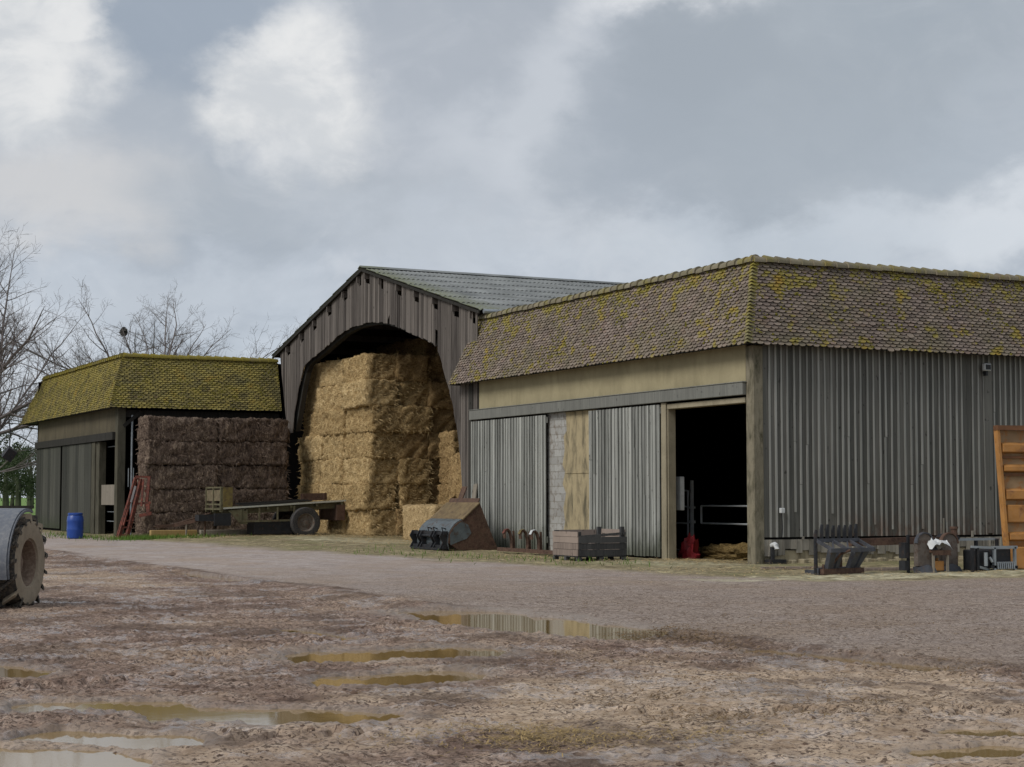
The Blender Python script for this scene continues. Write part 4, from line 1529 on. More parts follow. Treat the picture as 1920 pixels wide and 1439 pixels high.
# separate pale bales at the arch foot
o = place([palb], 0.72, 19.72, 0.10, H90, 'pale straw bale on the ground behind the loader bucket', 'loose bales by the arch')
o = place(darkb, 1.25, 17.2, 0.12, 0.02, 'brown straw bale on the ground against the right arch leg', 'loose bales by the arch', (0.7, 1, 1.45))
o = place(darkb, 1.25, 17.2, 1.55, 0.02, 'brown straw bale raised on another by the right arch leg', 'loose bales by the arch', (0.7, 1, 1.45))
# brown hay stack in the open bay of the far barn
for row in range(5):
    z_ = 0.10 + 0.905 * row
    for k in range(2):
        x_ = -6.15 + 1.42 + k * 2.86 + rng.uniform(-0.05, 0.05)
        if row == 0:
            x_ -= 0.02
        nm = ORD[:4] + ['top']
        place(hayp, x_, 31.65 + rng.uniform(-0.06, 0.06), z_, 0.0, f'dark brown hay bale, {nm[row]} row, {"left" if k == 0 else "right"} column under the mossy roof', 'dark hay bales in the open bay')

# loose straw litter -------------------------------------------------
def litter(name, label, spots, material, w=(0.004, 0.009), ln=(0.08, 0.28), lift=0.03):
    mb = MB()
    for (x0, y0, rx, ry, cnt, hh) in spots:
        for _ in range(cnt):
            x = rng.gauss(x0, rx)
            y = rng.gauss(y0, ry)
            z = gh(x, y) + rng.uniform(0, lift) + hh * max(0, 1 - ((x - x0) / (2 * rx + 1e-6)) ** 2 - ((y - y0) / (2 * ry + 1e-6)) ** 2) * rng.random()
            a = rng.uniform(0, 2 * math.pi)
            L_ = rng.uniform(*ln)
            ww = rng.uniform(*w)
            d = Vector((math.cos(a), math.sin(a), rng.uniform(-0.06, 0.10))) * L_
            sd = Vector((-math.sin(a), math.cos(a), 0)) * ww
            p = Vector((x, y, z + 0.006))
            mb.add([p - sd, p + sd, p + d * 0.5 + sd + Vector((0, 0, 0.008)), p + d * 0.5 - sd + Vector((0, 0, 0.008)), p + d], [(0, 1, 2, 3), (3, 2, 4)])
    o = mb.build(name, material)
    return tag(o, label, 'straw', kind='stuff')


litter('straw_litter', 'loose golden straw strewn below the stack and along the barns', [
    (0.3, 24.0, 0.9, 2.6, 2600, 0.30), (-0.7, 22.0, 0.9, 3.0, 1500, 0.05), (-1.6, 18.0, 1.0, 2.0, 700, 0.03),
    (-0.5, 1.6, 0.9, 1.0, 900, 0.04), (0.4, -6.3, 2.2, 0.4, 260, 0.02), (-2.2, -3.5, 1.2, 1.2, 500, 0.02), (-3.0, 6.0, 0.8, 2.5, 500, 0.02), (-4.5, 26.0, 1.5, 1.2, 500, 0.02),
    ], M_STRAND)
litter('straw_patch', 'trodden patch of yellow straw in the mud at the bottom of the yard', [
    (-17.70, -23.0, 0.24, 0.30, 900, 0.025), (-17.2, -23.3, 0.45, 0.22, 300, 0.0), (-18.1, -22.7, 0.35, 0.25, 240, 0.0), (-16.4, -23.2, 0.6, 0.3, 120, 0.0)], M_STRANDP, w=(0.0018, 0.0045), ln=(0.03, 0.17), lift=0.008)
litter('muddy_straw_litter', 'dark trampled straw scattered over the muddy yard', [
    (-12.75, -16.4, 0.22, 0.6, 1500, 0.10), (-12.8, -18.6, 0.25, 1.3, 900, 0.04), (-12.4, -20.6, 0.2, 0.5, 420, 0.05), (-15.2, -20.4, 1.1, 0.9, 700, 0.0), (-16.1, -22.6, 0.45, 0.30, 420, 0.02), (-14.6, -22.6, 0.4, 0.35, 380, 0.02), (-15.9, -21.4, 0.6, 0.15, 260, 0.01),
    (-14.7, -18.2, 0.7, 0.8, 500, 0.0), (-9.0, -12.5, 2.2, 4.0, 1200, 0.0), (-10.5, -16.0, 1.2, 1.6, 700, 0.0), (-13.4, 6.0, 0.4, 5.0, 800, 0.03), (-17.6, -17.6, 0.8, 0.8, 320, 0.0), (-16.5, -13.5, 1.0, 1.2, 320, 0)], M_STRANDD, w=(0.002, 0.006), ln=(0.03, 0.14), lift=0.012)
mb = MB()
for (x0, y0, rx, ry, cnt) in [(-7.0, 28.3, 0.55, 0.7, 1400), (-5.6, 27.7, 0.9, 0.5, 600), (-8.2, 33.5, 0.5, 3.0, 500), (-4.2, 9.0, 0.8, 3.5, 160), (-3.0, 3.5, 0.6, 2.0, 120)]:
    for _ in range(cnt):
        x, y = rng.gauss(x0, rx), rng.gauss(y0, ry)
        a = rng.uniform(0, 6.28)
        hh = rng.uniform(0.05, 0.20)
        p = Vector((x, y, gh(x, y) - 0.01))
        sd = Vector((math.cos(a), math.sin(a), 0)) * 0.012
        ld = Vector((rng.uniform(-.08, .08), rng.uniform(-.08, .08), hh))
        mb.add([p - sd, p + sd, p + ld], [(0, 1, 2)])
tag(mb.build('grass', M_GRASSB), 'short green grass along the foot of the barns', 'grass', kind='stuff')

# mud clods strewn over the yard
mb = MB()
for _ in range(700):
    d_ = rng.uniform(9.5, 30)
    la = rng.uniform(-0.33, 0.33) * d_
    x = -22.89 + 0.4509 * d_ + 0.8926 * la
    y = -32.87 + 0.8926 * d_ - 0.4509 * la
    if x > -12.4 and rng.random() < 0.85:
        continue
    if x < -21.8 or x > 2 or y < -26.5 or y > 4:
        continue
    if float(pnoise(np.array([x * 0.6]), np.array([y * 0.6]), 77)[0]) < -0.05:
        continue
    z = gh(x, y)
    if z < 0.002:
        continue
    s_ = rng.uniform(0.008, 0.028) * (1.5 if rng.random() < 0.05 else 1)
    vs = []
    for q in ((1, 0, 0), (0.3, 0.9, 0), (-0.8, 0.5, 0), (-0.7, -0.7, 0), (0.4, -0.9, 0), (0.1, 0.1, 1)):
        vs.append((x + s_ * 1.3 * q[0] * rng.uniform(.7, 1.3), y + s_ * 1.3 * q[1] * rng.uniform(.7, 1.3), z - 0.006 + s_ * 0.7 * q[2]))
    mb.add(vs, [(0, 1, 5), (1, 2, 5), (2, 3, 5), (3, 4, 5), (4, 0, 5)])
M_CLOD = mat('mud_clods', plain(srgb(94, 76, 64), 0.85, 0.3, 3, spec=0.2))
tag(mb.build('mud_clods', M_CLOD, smooth=True), 'small dark clods of mud over the yard', 'mud', kind='stuff')

# ------------------------------------------------------------------ wheels
def wheel(parent, loc, axis_, rad, width, mt_tyre, mt_rim, lugs=0, name='wheel', rimr=0.55, mt_side=None):
    """a wheel child Empty-less: tyre mesh part with rim sub-part; axis_ unit vector, local to parent"""
    ax = Vector(axis_).normalized()
    rotm = ax.to_track_quat('Z', 'Y').to_matrix().to_4x4()
    M = Matrix.Translation(Vector(loc)) @ rotm
    hw = width / 2
    r0 = rad * rimr
    mb = MB()
    prof = [(r0, -hw * 0.72), (r0 * 1.06, -hw * 0.92), (rad * 0.78, -hw), (rad * 0.90, -hw * 0.95), (rad * 0.935, -hw * 0.8), (rad * 0.95, 0), (rad * 0.935, hw * 0.8), (rad * 0.90, hw * 0.95), (rad * 0.78, hw), (r0 * 1.06, hw * 0.92), (r0, hw * 0.72), (r0 * 0.98, 0)]
    k = 40
    vs, fs = [], []
    for (r_, z_) in prof:
        for j in range(k):
            t = 2 * math.pi * j / k
            vs.append(M @ Vector((r_ * math.cos(t), r_ * math.sin(t), z_)))
    n_ = len(prof)
    ms = []
    for i in range(n_):
        for j in range(k):
            fs.append((i * k + j, i * k + (j + 1) % k, ((i + 1) % n_) * k + (j + 1) % k, ((i + 1) % n_) * k + j))
            ms.append(1 if i in (0, 1, 2, 7, 8, 9) else 0)
    o0 = len(mb.v)
    mb.add(vs, fs)
    mb.m = ms
    if lugs:
        for i in range(lugs):
            for sgn in (-1, 1):
                t = 2 * math.pi * (i + (0.5 if sgn > 0 else 0)) / lugs
                dt = 0.20
                pts = []
                for (rr, zz, tt) in ((rad * 0.95, sgn * hw * 0.02, t + dt), (rad * 0.95, sgn * hw * 0.98, t - dt * 0.35)):
                    for wv in (-0.045, 0.045):
                        pts.append(M @ Vector((rr * math.cos(tt + wv), rr * math.sin(tt + wv), zz)))
                        pts.append(M @ Vector(((rr + rad * 0.12) * math.cos(tt + wv * 0.7), (rr + rad * 0.12) * math.sin(tt + wv * 0.7), zz)))
                # shoulder
                for wv in (-0.05, 0.05):
                    tt = t - dt * 0.45
                    pts.append(M @ Vector((rad * 0.86 * math.cos(tt + wv), rad * 0.86 * math.sin(tt + wv), sgn * hw * 1.03)))
                mb.add(pts, [(0, 1, 3, 2), (1, 5, 7, 3), (0, 4, 5, 1), (2, 3, 7, 6), (5, 8, 9, 7), (4, 8, 5), (6, 7, 9)], 1 if rng.random() < 0.35 else 0)
    tyre = mb.build(name, [mt_tyre, mt_side or mt_tyre], parent, smooth=True)
    mb = MB()
    dpt = hw * 0.45
    pr = [(r0 * 1.03, hw * 0.80), (r0 * 0.97, hw * 0.80), (r0 * 0.90, hw * 0.55), (r0 * 0.86, dpt * 0.2), (r0 * 0.55, dpt * 0.05), (r0 * 0.50, dpt * 0.4), (r0 * 0.30, dpt * 0.45), (r0 * 0.28, dpt * 0.9), (r0 * 0.05, dpt * 0.95)]
    vs, fs = [], []
    for (r_, z_) in pr:
        for j in range(k):
            t = 2 * math.pi * j / k
            vs.append(M @ Vector((r_ * math.cos(t), r_ * math.sin(t), z_)))
    for i in range(len(pr) - 1):
        for j in range(k):
            fs.append((i * k + j, i * k + (j + 1) % k, (i + 1) * k + (j + 1) % k, (i + 1) * k + j))
    fs.append(tuple(range((len(pr) - 1) * k, len(pr) * k)))
    mb.add(vs, fs)
    for i in range(8):
        t = 2 * math.pi * i / 8
        c_ = M @ Vector((r0 * 0.40 * math.cos(t), r0 * 0.40 * math.sin(t), dpt * 0.42))
        mb.tube([c_, c_ + ax * 0.03], 0.016, 6)
    mb.build('rim', mt_rim, tyre, smooth=True)
    return tyre


# ------------------------------------------------------------------ flat-bed trailer
tr = thing('flatbed_trailer', 'old flatbed farm trailer with faded chassis parked before the dark hay bales', 'trailer', (-1.05, 27.5, 0.10))
BL, BR = -3.1, 1.62    # bed in local x
zb0, zb1 = 1.07, 1.33


def bz(x):
    return zb0 + (zb1 - zb0) * (x - BL) / (BR - BL)


mb = MB()
for i in range(10):
    y0_ = 0.03 + i * 0.19
    mb.beam((BL + rng.uniform(-.02, .03), y0_ + 0.09, bz(BL)), (BR + rng.uniform(-.04, .03), y0_ + 0.09, bz(BR)), 0.17, 0.045)
mb.build('bed', M_OLIVE, tr)
mb = MB()
mb.beam((BL - 0.02, -0.02, bz(BL) + 0.01), (BR + 0.32, -0.02, bz(BR) + 0.05), 0.03, 0.06)
mb.build('bed_edge', M_ALU, tr)
mb = MB()
for y_ in (0.25, 1.65):
    mb.beam((BL, y_, bz(BL) - 0.14), (BR, y_, bz(BR) - 0.14), 0.09, 0.2)
for x_ in (-2.3, -1.4, -0.5, 0.5, 1.5):
    mb.beam((x_, 0.0, bz(x_) - 0.075), (x_, 1.9, bz(x_) - 0.075), 0.07, 0.09)
mb.box(1.28, 1.6, -0.01, 1.9, 0.62, bz(1.5) - 0.12, 1)
mb.build('chassis', [M_OLIVE, M_RUST], tr)
mb = MB()
for (xa, xb) in ((-2.55, -0.2),):
    mb.beam((xa, 0.0, 0.60), (xb, 0.0, 0.64), 0.05, 0.07)
    for x_ in (-2.45, -1.75, -1.05, -0.4):
        mb.beam((x_, 0.0, 0.60), (x_, 0.0, bz(x_) - 0.06), 0.05, 0.06, up=(0, 1, 0))
mb.prism([(-2.95, 0.0, bz(-2.9) - 0.08), (-2.45, 0.0, 0.5), (-2.2, 0.0, 0.5), (-2.2, 0.0, bz(-2.2) - 0.06)], (0, 0.05, 0))
mb.build('side_guard', M_OLIVE, tr)
mb = MB()
mb.box(-1.9, -0.4, 0.1, 1.0, 0.12, 0.58)
mb.build('underslung_box', M_STEELK, tr, bevel=0.02)
hb = MB()
hx = BL - 0.08
for y_ in (0.06, 0.95, 1.85):
    hb.beam((hx, y_, 0.95), (hx, y_, 1.86), 0.10, 0.08, 0, up=(0, 1, 0))
hb.box(hx - 0.02, hx + 0.02, 0.08, 1.85, 1.35, 1.75, 1)
hb.beam((hx, 0, 1.84), (hx, 1.92, 1.84), 0.07, 0.06, 0)
hb.beam((hx, 0, 1.22), (hx, 1.92, 1.22), 0.07, 0.06, 0)
hb.beam((hx - 0.03, 0, 1.05), (hx - 0.03, 1.92, 1.05), 0.07, 0.06, 0)
hb.box(hx + 0.045, hx + 0.40, -0.01, 0.03, 1.12, 1.85, 2)
hb.build('headboard', [M_OLIVE, M_OLIVE2, M_YELLOW], tr)
mb = MB()
mb.beam((BL, 0.3, 0.85), (BL - 1.6, 0.95, 0.45), 0.10, 0.12)
mb.beam((BL, 1.6, 0.85), (BL - 1.6, 0.95, 0.45), 0.10, 0.12)
mb.beam((BL - 1.5, 0.95, 0.46), (BL - 2.2, 0.95, 0.42), 0.12, 0.10)
mb.tube([(BL - 2.2, 0.95, 0.38), (BL - 2.34, 0.95, 0.42), (BL - 2.2, 0.95, 0.47)], 0.035, 8)
mb.box(BL - 0.9, BL - 0.1, 0.1, 0.6, 0.62, 0.85, 1)
mb.box(BL - 0.35, BL + 0.25, -0.05, 0.1, 0.45, 0.9, 1)
mb.build('drawbar', [M_RUST, M_STEELK], tr)
mb = MB()
mb.tube([(BL - 0.6, 0.35, 0.8), (BL - 0.6, 0.35, -0.05)], 0.035, 8)
mb.box(BL - 0.72, BL - 0.48, 0.23, 0.47, -0.1, -0.05)
mb.build('jack_stand', M_RUST, tr)
mb = MB()
mb.beam((0, 0.0, 0.52), (0, 1.9, 0.52), 0.12, 0.12)
mb.build('axle', M_STEELK, tr)
wheel(tr, (0, -0.06, 0.55), (0, -1, 0), 0.60, 0.30, M_RUBBER, M_GRIM)
wheel(tr, (0, 1.96, 0.55), (0, 1, 0), 0.60, 0.30, M_RUBBER, M_GRIM)
# things lying on the bed
o = MB()
for i in range(7):
    o.beam((-2.2 + rng.uniform(-.1, .1), 0.35 + i * 0.18, 0.03 + 0.02 * i), (0.3 + rng.uniform(-.2, .2), 0.5 + i * 0.16, 0.12 + 0.02 * (i % 3)), 0.09, 0.04)
ob = o.build('scrap_planks', M_DARKW)
ob.location = (-1.05, 27.5, 0.10 + 1.22)
ob.rotation_euler = (0, -0.052, 0)
tag(ob, 'dark heap of old planks lying on the trailer bed', 'planks')
o = MB()
o.box(0, 1.05, 0, 0.05, 0, 0.27)
o.box(0.05, 0.12, -0.03, 0, 0, 0.27)
o.box(0.9, 0.97, -0.03, 0, 0, 0.27)
ob = o.build('tail_board', M_RUST)
ob.location = (-0.65, 29.0, 0.10 + 1.35)
ob.rotation_euler = (0, -0.03, 0)
tag(ob, 'reddish brown board standing upright on the trailer bed', 'board')

# timbers, black pipe under the hay stack
for (x0, y0, L_, hh, lab, mtl) in ((-6.35, 29.3, 1.75, 0.26, 'yellowish timber beam lying before the dark hay stack', M_TIMBER), (-4.5, 29.2, 1.9, 0.22, 'brown timber beam lying under the trailer drawbar', M_PLANK)):
    o = MB()
    o.box(0, L_, 0, 0.22, -0.05, hh)
    ob = o.build('timber_beam', mtl, bevel=0.015)
    ob.location = (x0, y0, gh(x0, y0))
    ob.rotation_euler = (0, 0, 0.02)
    tag(ob, lab, 'timber')
o = MB()
o.tube([(0, 0, 0), (0.03, 0, 0.62)], 0.035, 8)
o.box(-0.12, 0.12, -0.05, 0.05, 0.56, 0.64)
ob = o.build('wooden_stake', M_PLANK)
ob.location = (-5.15, 28.9, 0.08)
tag(ob, 'short wooden stake standing beside the yellowish timber', 'stake')

# ------------------------------------------------------------------ blue drum
dr = thing('blue_drum', 'blue plastic drum standing before the grey sliding door', 'drum', (-8.7, 31.2, 0.05))
mb = MB()
mb.lathe([(0.25, 0), (0.285, 0.03), (0.295, 0.12), (0.30, 0.30), (0.31, 0.34), (0.30, 0.38), (0.30, 0.62), (0.31, 0.66), (0.30, 0.70), (0.285, 0.82), (0.25, 0.87)], 28)
mb.build('body', M_BLUE, dr, smooth=True)
mb = MB()
mb.lathe([(0.255, 0.872), (0.27, 0.88), (0.27, 0.94), (0.25, 0.955), (0.23, 0.93), (0.02, 0.93)], 28)
mb.build('lid', M_BLUE, dr, smooth=True)

# ------------------------------------------------------------------ red leaning implement
li = thing('red_elevator_frame', 'rusty red ladder like steel frame leaning by the dark hay stack', 'implement', (-7.55, 29.5, 0.05), -math.atan2(0.4509, 0.8926))
mb = MB()
# local x = across the view, y = away, z up
mb.beam((0.05, 0, 0), (0.53, 0.55, 2.25), 0.09, 0.12)
mb.beam((-0.02, 0.02, 0.02), (0.30, 0.30, 1.3), 0.06, 0.08)
mb.beam((0.32, 0.1, 0), (0.72, 0.62, 2.2), 0.11, 0.14, 1)
mb.beam((0.22, 0.05, 0.5), (0.40, 0.40, 1.5), 0.05, 0.06)
mb.build('side_rail', [M_RUSTR, M_RUSTR], li)
mb = MB()
mb.beam((0.40, 0.36, 1.35), (0.52, 0.50, 1.95), 0.045, 0.09)
mb.build('pale_strip', M_WHITE, li)
for (z_, x_) in ((0.14, 0.0), (0.42, 0.06), (0.66, 0.12)):
    mb = MB()
    mb.beam((x_ - 0.04, z_ * 0.24, z_), (x_ + 0.42, z_ * 0.24 + 0.1, z_ + 0.03), 0.05, 0.06)
    mb.build('rung', M_RUSTR, li)
mb = MB()
mb.beam((0.25, 0.40, 1.40), (0.62, 0.45, 1.42), 0.08, 0.07)
mb.beam((0.50, 0.55, 2.30), (1.05, 0.70, 2.28), 0.08, 0.07)
mb.beam((1.0, 0.68, 2.28), (0.93, 0.55, 1.15), 0.10, 0.10)
mb.beam((0.80, 0.6, 2.2), (0.78, 0.45, 1.2), 0.07, 0.08)
mb.beam((0.62, 0.5, 1.30), (1.10, 0.55, 1.34), 0.10, 0.08)
mb.beam((0.7, 0.45, 0.85), (1.15, 0.5, 0.95), 0.14, 0.12)
mb.beam((1.02, 0.5, 0.9), (1.0, 0.55, 1.35), 0.12, 0.10)
mb.beam((0.85, 0.58, 1.75), (1.05, 0.65, 1.85), 0.07, 0.07)
mb.tube([(0.42, 0.5, 2.05), (0.50, 0.5, 2.22), (0.62, 0.55, 2.24), (0.70, 0.6, 2.1)], 0.035, 8)
mb.build('lifting_head', M_RUSTR, li)

# ------------------------------------------------------------------ loader bucket
bk = thing('loader_bucket', 'rusty steel loader bucket resting on the ground before the left sliding door', 'loader bucket', (-2.25, 12.0, 0.05))
WB = 2.25
curve = [(0.02, 0.04), (-0.02, 0.22), (0.0, 0.45), (0.06, 0.58), (0.15, 0.70), (0.28, 0.81), (0.43, 0.88)]
topc = [(0.43, 0.88), (0.98, 1.36)]
side = [(0.30, 0.02)] + curve[1:] + [(0.98, 1.36), (1.12, 1.02), (1.32, 0.55), (1.58, 0.0)]
for y_, lab in ((0.0, 'rust brown side plate facing the yard'), (WB - 0.04, None)):
    mb = MB()
    mb.prism([(x, y_, z) for x, z in side], (0, 0.035, 0))
    o = mb.build('side_plate', M_RUST, bk)
    if lab:
        o['label'] = lab
mb = MB()
mb.prism([(x, -0.012, z) for x, z in [(0.04, 0.16), (0.02, 0.44), (0.08, 0.57), (0.17, 0.68), (0.30, 0.78), (0.42, 0.84), (0.60, 0.74), (0.70, 0.50), (0.55, 0.34), (0.30, 0.26)]], (0, 0.010, 0))
mb.build('worn_side_patch', M_BUCKET, bk)
mb = MB()
mb.strip([(x, 0.036, z) for x, z in curve], (0, WB - 0.077, 0), 0.03)
mb.build('curved_shell', M_BUCKET, bk, smooth=False)
mb = MB()
mb.strip([(x, -0.03, z + 0.004) for x, z in topc], (0, WB + 0.06, 0), 0.03)
mb.build('top_plate', M_BRPLATE, bk)
mb = MB()
mb.strip([(0.985, 0.1, 1.37), (1.04, 0.1, 1.50)], (0, WB - 0.2, 0), 0.025)
mb.strip([(1.05, 1.35, 1.42), (1.22, 1.35, 1.85)], (0, 0.32, 0), 0.03)
mb.build('lip', M_RUST, bk)
mb = MB()
mb.strip([(0.03, 0.04, 0.04), (1.55, 0.04, 0.02)], (0, WB - 0.08, 0), -0.025)
mb.build('floor_plate', M_RUST, bk)
mb = MB()
mb.beam((-0.12, 0.0, 0.50), (-0.12, WB, 0.50), 0.09, 0.09)
mb.beam((-0.14, 0.0, 0.10), (-0.14, WB, 0.10), 0.10, 0.12)
mb.beam((-0.22, 0.1, 0.05), (-0.22, WB - 0.1, 0.05), 0.12, 0.06)
for y_ in (0.05, 0.55, 0.75, 1.5, 1.7, 2.2):
    mb.prism([(-0.02, y_, 0.04), (-0.02, y_, 0.56), (-0.20, y_, 0.56), (-0.28, y_, 0.40), (-0.18, y_, 0.24), (-0.28, y_, 0.06)], (0, 0.04, 0))
mb.tube([(-0.18, 0.5, 0.42), (-0.18, 1.75, 0.42)], 0.035, 8)
for y_ in (0.3, 0.9, 1.3):
    mb.tube([(-0.05, y_, 0.5), (-0.1, y_, 0.66), (0.05, y_ + 0.05, 0.62)], 0.02, 6)
mb.build('mounting_frame', M_STEELK, bk)
# pale plank leaning behind bucket
o = MB()
o.beam((0, 0, 0), (0.25, 0.12, 1.45), 0.26, 0.04, 0, up=(1, 0, 0))
ob = o.build('leaning_plank', M_PLANK)
ob.location = (-0.35, 14.6, 0.62)
ob.location.z = 0.55
tag(ob, 'pale plank propped upright behind the loader bucket', 'plank')

# ------------------------------------------------------------------ three-legged coulter bar
cb = thing('coulter_bar', 'low rusty bar with three hooked uprights before the sliding door', 'implement', (-1.75, 6.5, 0.05))
mb = MB()
mb.beam((0, -0.1, 0.10), (0.05, 3.4, 0.10), 0.10, 0.10)
mb.beam((0.35, 0.2, 0.06), (0.35, 3.2, 0.06), 0.07, 0.06)
for y_ in (0.4, 1.4, 2.4):
    mb.beam((0, y_, 0.09), (0.36, y_, 0.07), 0.06, 0.05)
mb.build('base_bar', M_RUST, cb)
for y_, mt_ in ((0.95, M_WHITE), (1.60, M_YELLOW), (2.55, M_RUSTR)):
    mb = MB()
    prof = [(0.04, 0.08), (0.03, 0.40), (-0.02, 0.58), (-0.09, 0.66), (-0.17, 0.64), (-0.22, 0.54), (-0.20, 0.42)]
    mb.strip([(x, y_ - 0.07, z) for x, z in prof], (0, 0.14, 0), 0.03)
    mb.beam((0.1, y_, 0.1), (0.08, y_, 0.62), 0.05, 0.05, 0, up=(0, 1, 0))
    u_ = mb.build('upright', M_RUST, cb)
    mb = MB()
    mb.strip([(x - 0.012, y_ - 0.06, z + 0.012) for x, z in prof[2:6]], (0, 0.12, 0), -0.012)
    mb.build('painted_cap', mt_, u_)

# ------------------------------------------------------------------ wooden pallet crate
cr = thing('pallet_crate', 'open wooden pallet crate with a broken rim before the sliding door', 'crate', (-2.8, 3.38, 0.05), 0.0)
CL, CD, CHT = 1.35, 1.28, 0.66
for (nm, mtl, pts) in (('end_boards', M_CRATE, 'l'), ('front_boards', M_CRATED, 'f'), ('end_boards', M_CRATE, 'r'), ('back_boards', M_CRATE, 'b')):
    mb = MB()
    rows = 4
    for i in range(rows):
        z0 = 0.12 + i * 0.155
        z1 = z0 + 0.146
        if pts == 'f' and i == 3:
            continue
        jj = rng.uniform(-0.008, 0.008)
        if pts == 'l':
            mb.box(jj, 0.022 + jj, 0, CD, z0, z1 - (0.03 if i == 3 else 0))
        elif pts == 'r':
            mb.box(CL - 0.022, CL + jj, 0.03, CD, z0, z1 + 0.02)
        elif pts == 'f':
            mb.box(0.03, CL + 0.03, jj, 0.022 + jj, z0, z1)
        else:
            mb.box(0.03, CL - 0.03, CD - 0.022, CD + jj, z0, z1)
    if pts == 'f':
        mb.beam((0.03, 0.01, 0.58), (CL, 0.01, 0.66), 0.022, 0.06)
    mb.build(nm, mtl, cr)
for (x_, y_, hh) in ((0.07, 0.07, 0.70), (CL - 0.07, 0.07, 0.82), (0.07, CD - 0.07, 0.72), (CL - 0.07, CD - 0.07, 0.80)):
    mb = MB()
    mb.box(x_ - 0.045, x_ + 0.045, y_ - 0.045, y_ + 0.045, 0.1, hh)
    mb.build('corner_post', M_CRATED, cr)
mb = MB()
for y_ in (0.0, CD / 2 - 0.05, CD - 0.1):
    for x_ in (0.0, CL / 2 - 0.06, CL - 0.12):
        mb.box(x_, x_ + 0.12, y_, y_ + 0.1, -0.05, 0.085)
for i in range(7):
    mb.box(0.0, CL, i * 0.18 + 0.01, i * 0.18 + 0.16, 0.088, 0.112)
mb.build('pallet_base', M_CRATED, cr)
mb = MB()
for i in range(5):
    mb.beam((rng.uniform(0.2, 1.1), rng.uniform(0.2, 1.0), 0.18), (rng.uniform(0.1, 1.2), rng.uniform(0.3, 1.2), rng.uniform(0.4, 0.7)), 0.1, 0.03)
mb.build('inner_slats', M_CRATE, cr)

# ------------------------------------------------------------------ black fork implement
fk = thing('silage_fork', 'black steel silage fork standing on end with upright tines by the long wall', 'fork implement', (-2.05, -5.12, 0.04), 0.20)
FW = 1.22
mb = MB()
mb.beam((-0.03, 0, 0.07), (FW + 0.03, 0, 0.07), 0.09, 0.15)
mb.beam((0.0, 0.30, 0.05), (FW, 0.30, 0.05), 0.07, 0.08)
for x_ in (0.03, FW - 0.03):
    mb.beam((x_, 0, 0.06), (x_, 0.34, 0.06), 0.06, 0.08)
mb.prism([(0.08, -0.06, 0.0), (0.24, -0.06, 0.0), (0.20, -0.06, 0.16), (0.12, -0.06, 0.22)], (0, 0.05, 0), 1)
mb.prism([(0.96, -0.06, 0.02), (1.10, -0.06, 0.02), (1.08, -0.06, 0.17), (1.0, -0.06, 0.18)], (0, 0.05, 0), 1)
mb.build('foot_frame', [M_STEELM, M_RUST], fk)
for (xa, xb, xc, xd) in ((0.06, 0.22, 0.14, 0.30), (0.34, 0.46, 0.36, 0.46), (0.80, 0.98, 0.78, 0.92), (1.06, 1.24, 0.98, 1.08)):
    mb = MB()
    mb.prism([(xc, -0.14, 0.12), (xd, -0.14, 0.12), (xb, -0.31, 0.49), (xa, -0.31, 0.49)], (0, 0.10, 0.02))
    mb.build('arm', M_STEELM, fk)
mb = MB()
mb.box(0.48, 0.74, 0.0, 0.05, 0.12, 0.50)
mb.box(0.0, FW, -0.16, -0.06, 0.02, 0.13)
mb.tube([(0.30, -0.10, 0.2), (0.34, -0.30, 0.42), (0.5, -0.42, 0.5)], 0.025, 8)
mb.build('back_plate', M_RUST, fk)
mb = MB()
mb.beam((-0.02, -0.34, 0.50), (FW + 0.10, -0.34, 0.50), 0.07, 0.08)
mb.beam((-0.02, 0.0, 0.69), (FW + 0.02, 0.0, 0.69), 0.07, 0.07)
for x_ in (0.0, 0.45, 0.94, FW + 0.02):
    mb.beam((x_ + 0.06, -0.34, 0.51), (x_, 0.0, 0.68), 0.05, 0.06)
mb.beam((0.12, -0.31, 0.50), (0.42, -0.03, 0.66), 0.03, 0.03)
mb.beam((0.56, -0.31, 0.50), (0.86, -0.03, 0.66), 0.03, 0.03)
mb.build('top_frame', M_STEELM, fk)
for i in range(8):
    mb = MB()
    x_ = -0.02 + i * (FW / 7.0)
    z1 = 1.00 + rng.uniform(-0.02, 0.02) - (0.10 if i == 0 else 0)
    z0 = 0.0 if i == 0 else 0.64
    mb.tube([(x_, 0.03, z0), (x_ + 0.004, 0.035, z1 - 0.10), (x_ + 0.01, 0.02, z1)], [0.042, 0.040, 0.028], 6)
    mb.build('tine', M_STEELK, fk)
o = MB()
o.beam((0, 0, 0), (2.35, 0.2, 0.02), 0.10, 0.15)
o.beam((2.2, 0.2, -0.02), (2.9, 0.3, -0.02), 0.12, 0.20)
o.beam((2.6, 0.2, -0.1), (2.6, 0.2, -0.64), 0.08, 0.08)
ob = o.build('steel_beam', M_RUST)
ob.location = (-0.95, -4.75, 0.67)
tag(ob, 'long rusty steel beam lying level between the fork and the guards', 'beam')
for (x0, y0, L_, a_, lab) in ((-1.6, -2.6, 2.2, -0.25, 'grey plank lying on the ground left of the black fork'), (-0.3, -4.0, 1.7, -0.35, 'thin plank lying on the ground right of the black fork'), (-0.2, -3.6, 1.4, -0.28, 'weathered plank lying close along the plinth rubble')):
    o = MB()
    o.box(0, L_, 0, 0.14, 0, 0.05)
    ob = o.build('ground_plank', M_CRATE)
    ob.location = (x0, y0, gh(x0, y0) + 0.01)
    ob.rotation_euler = (0, 0, a_)
    tag(ob, lab, 'plank')


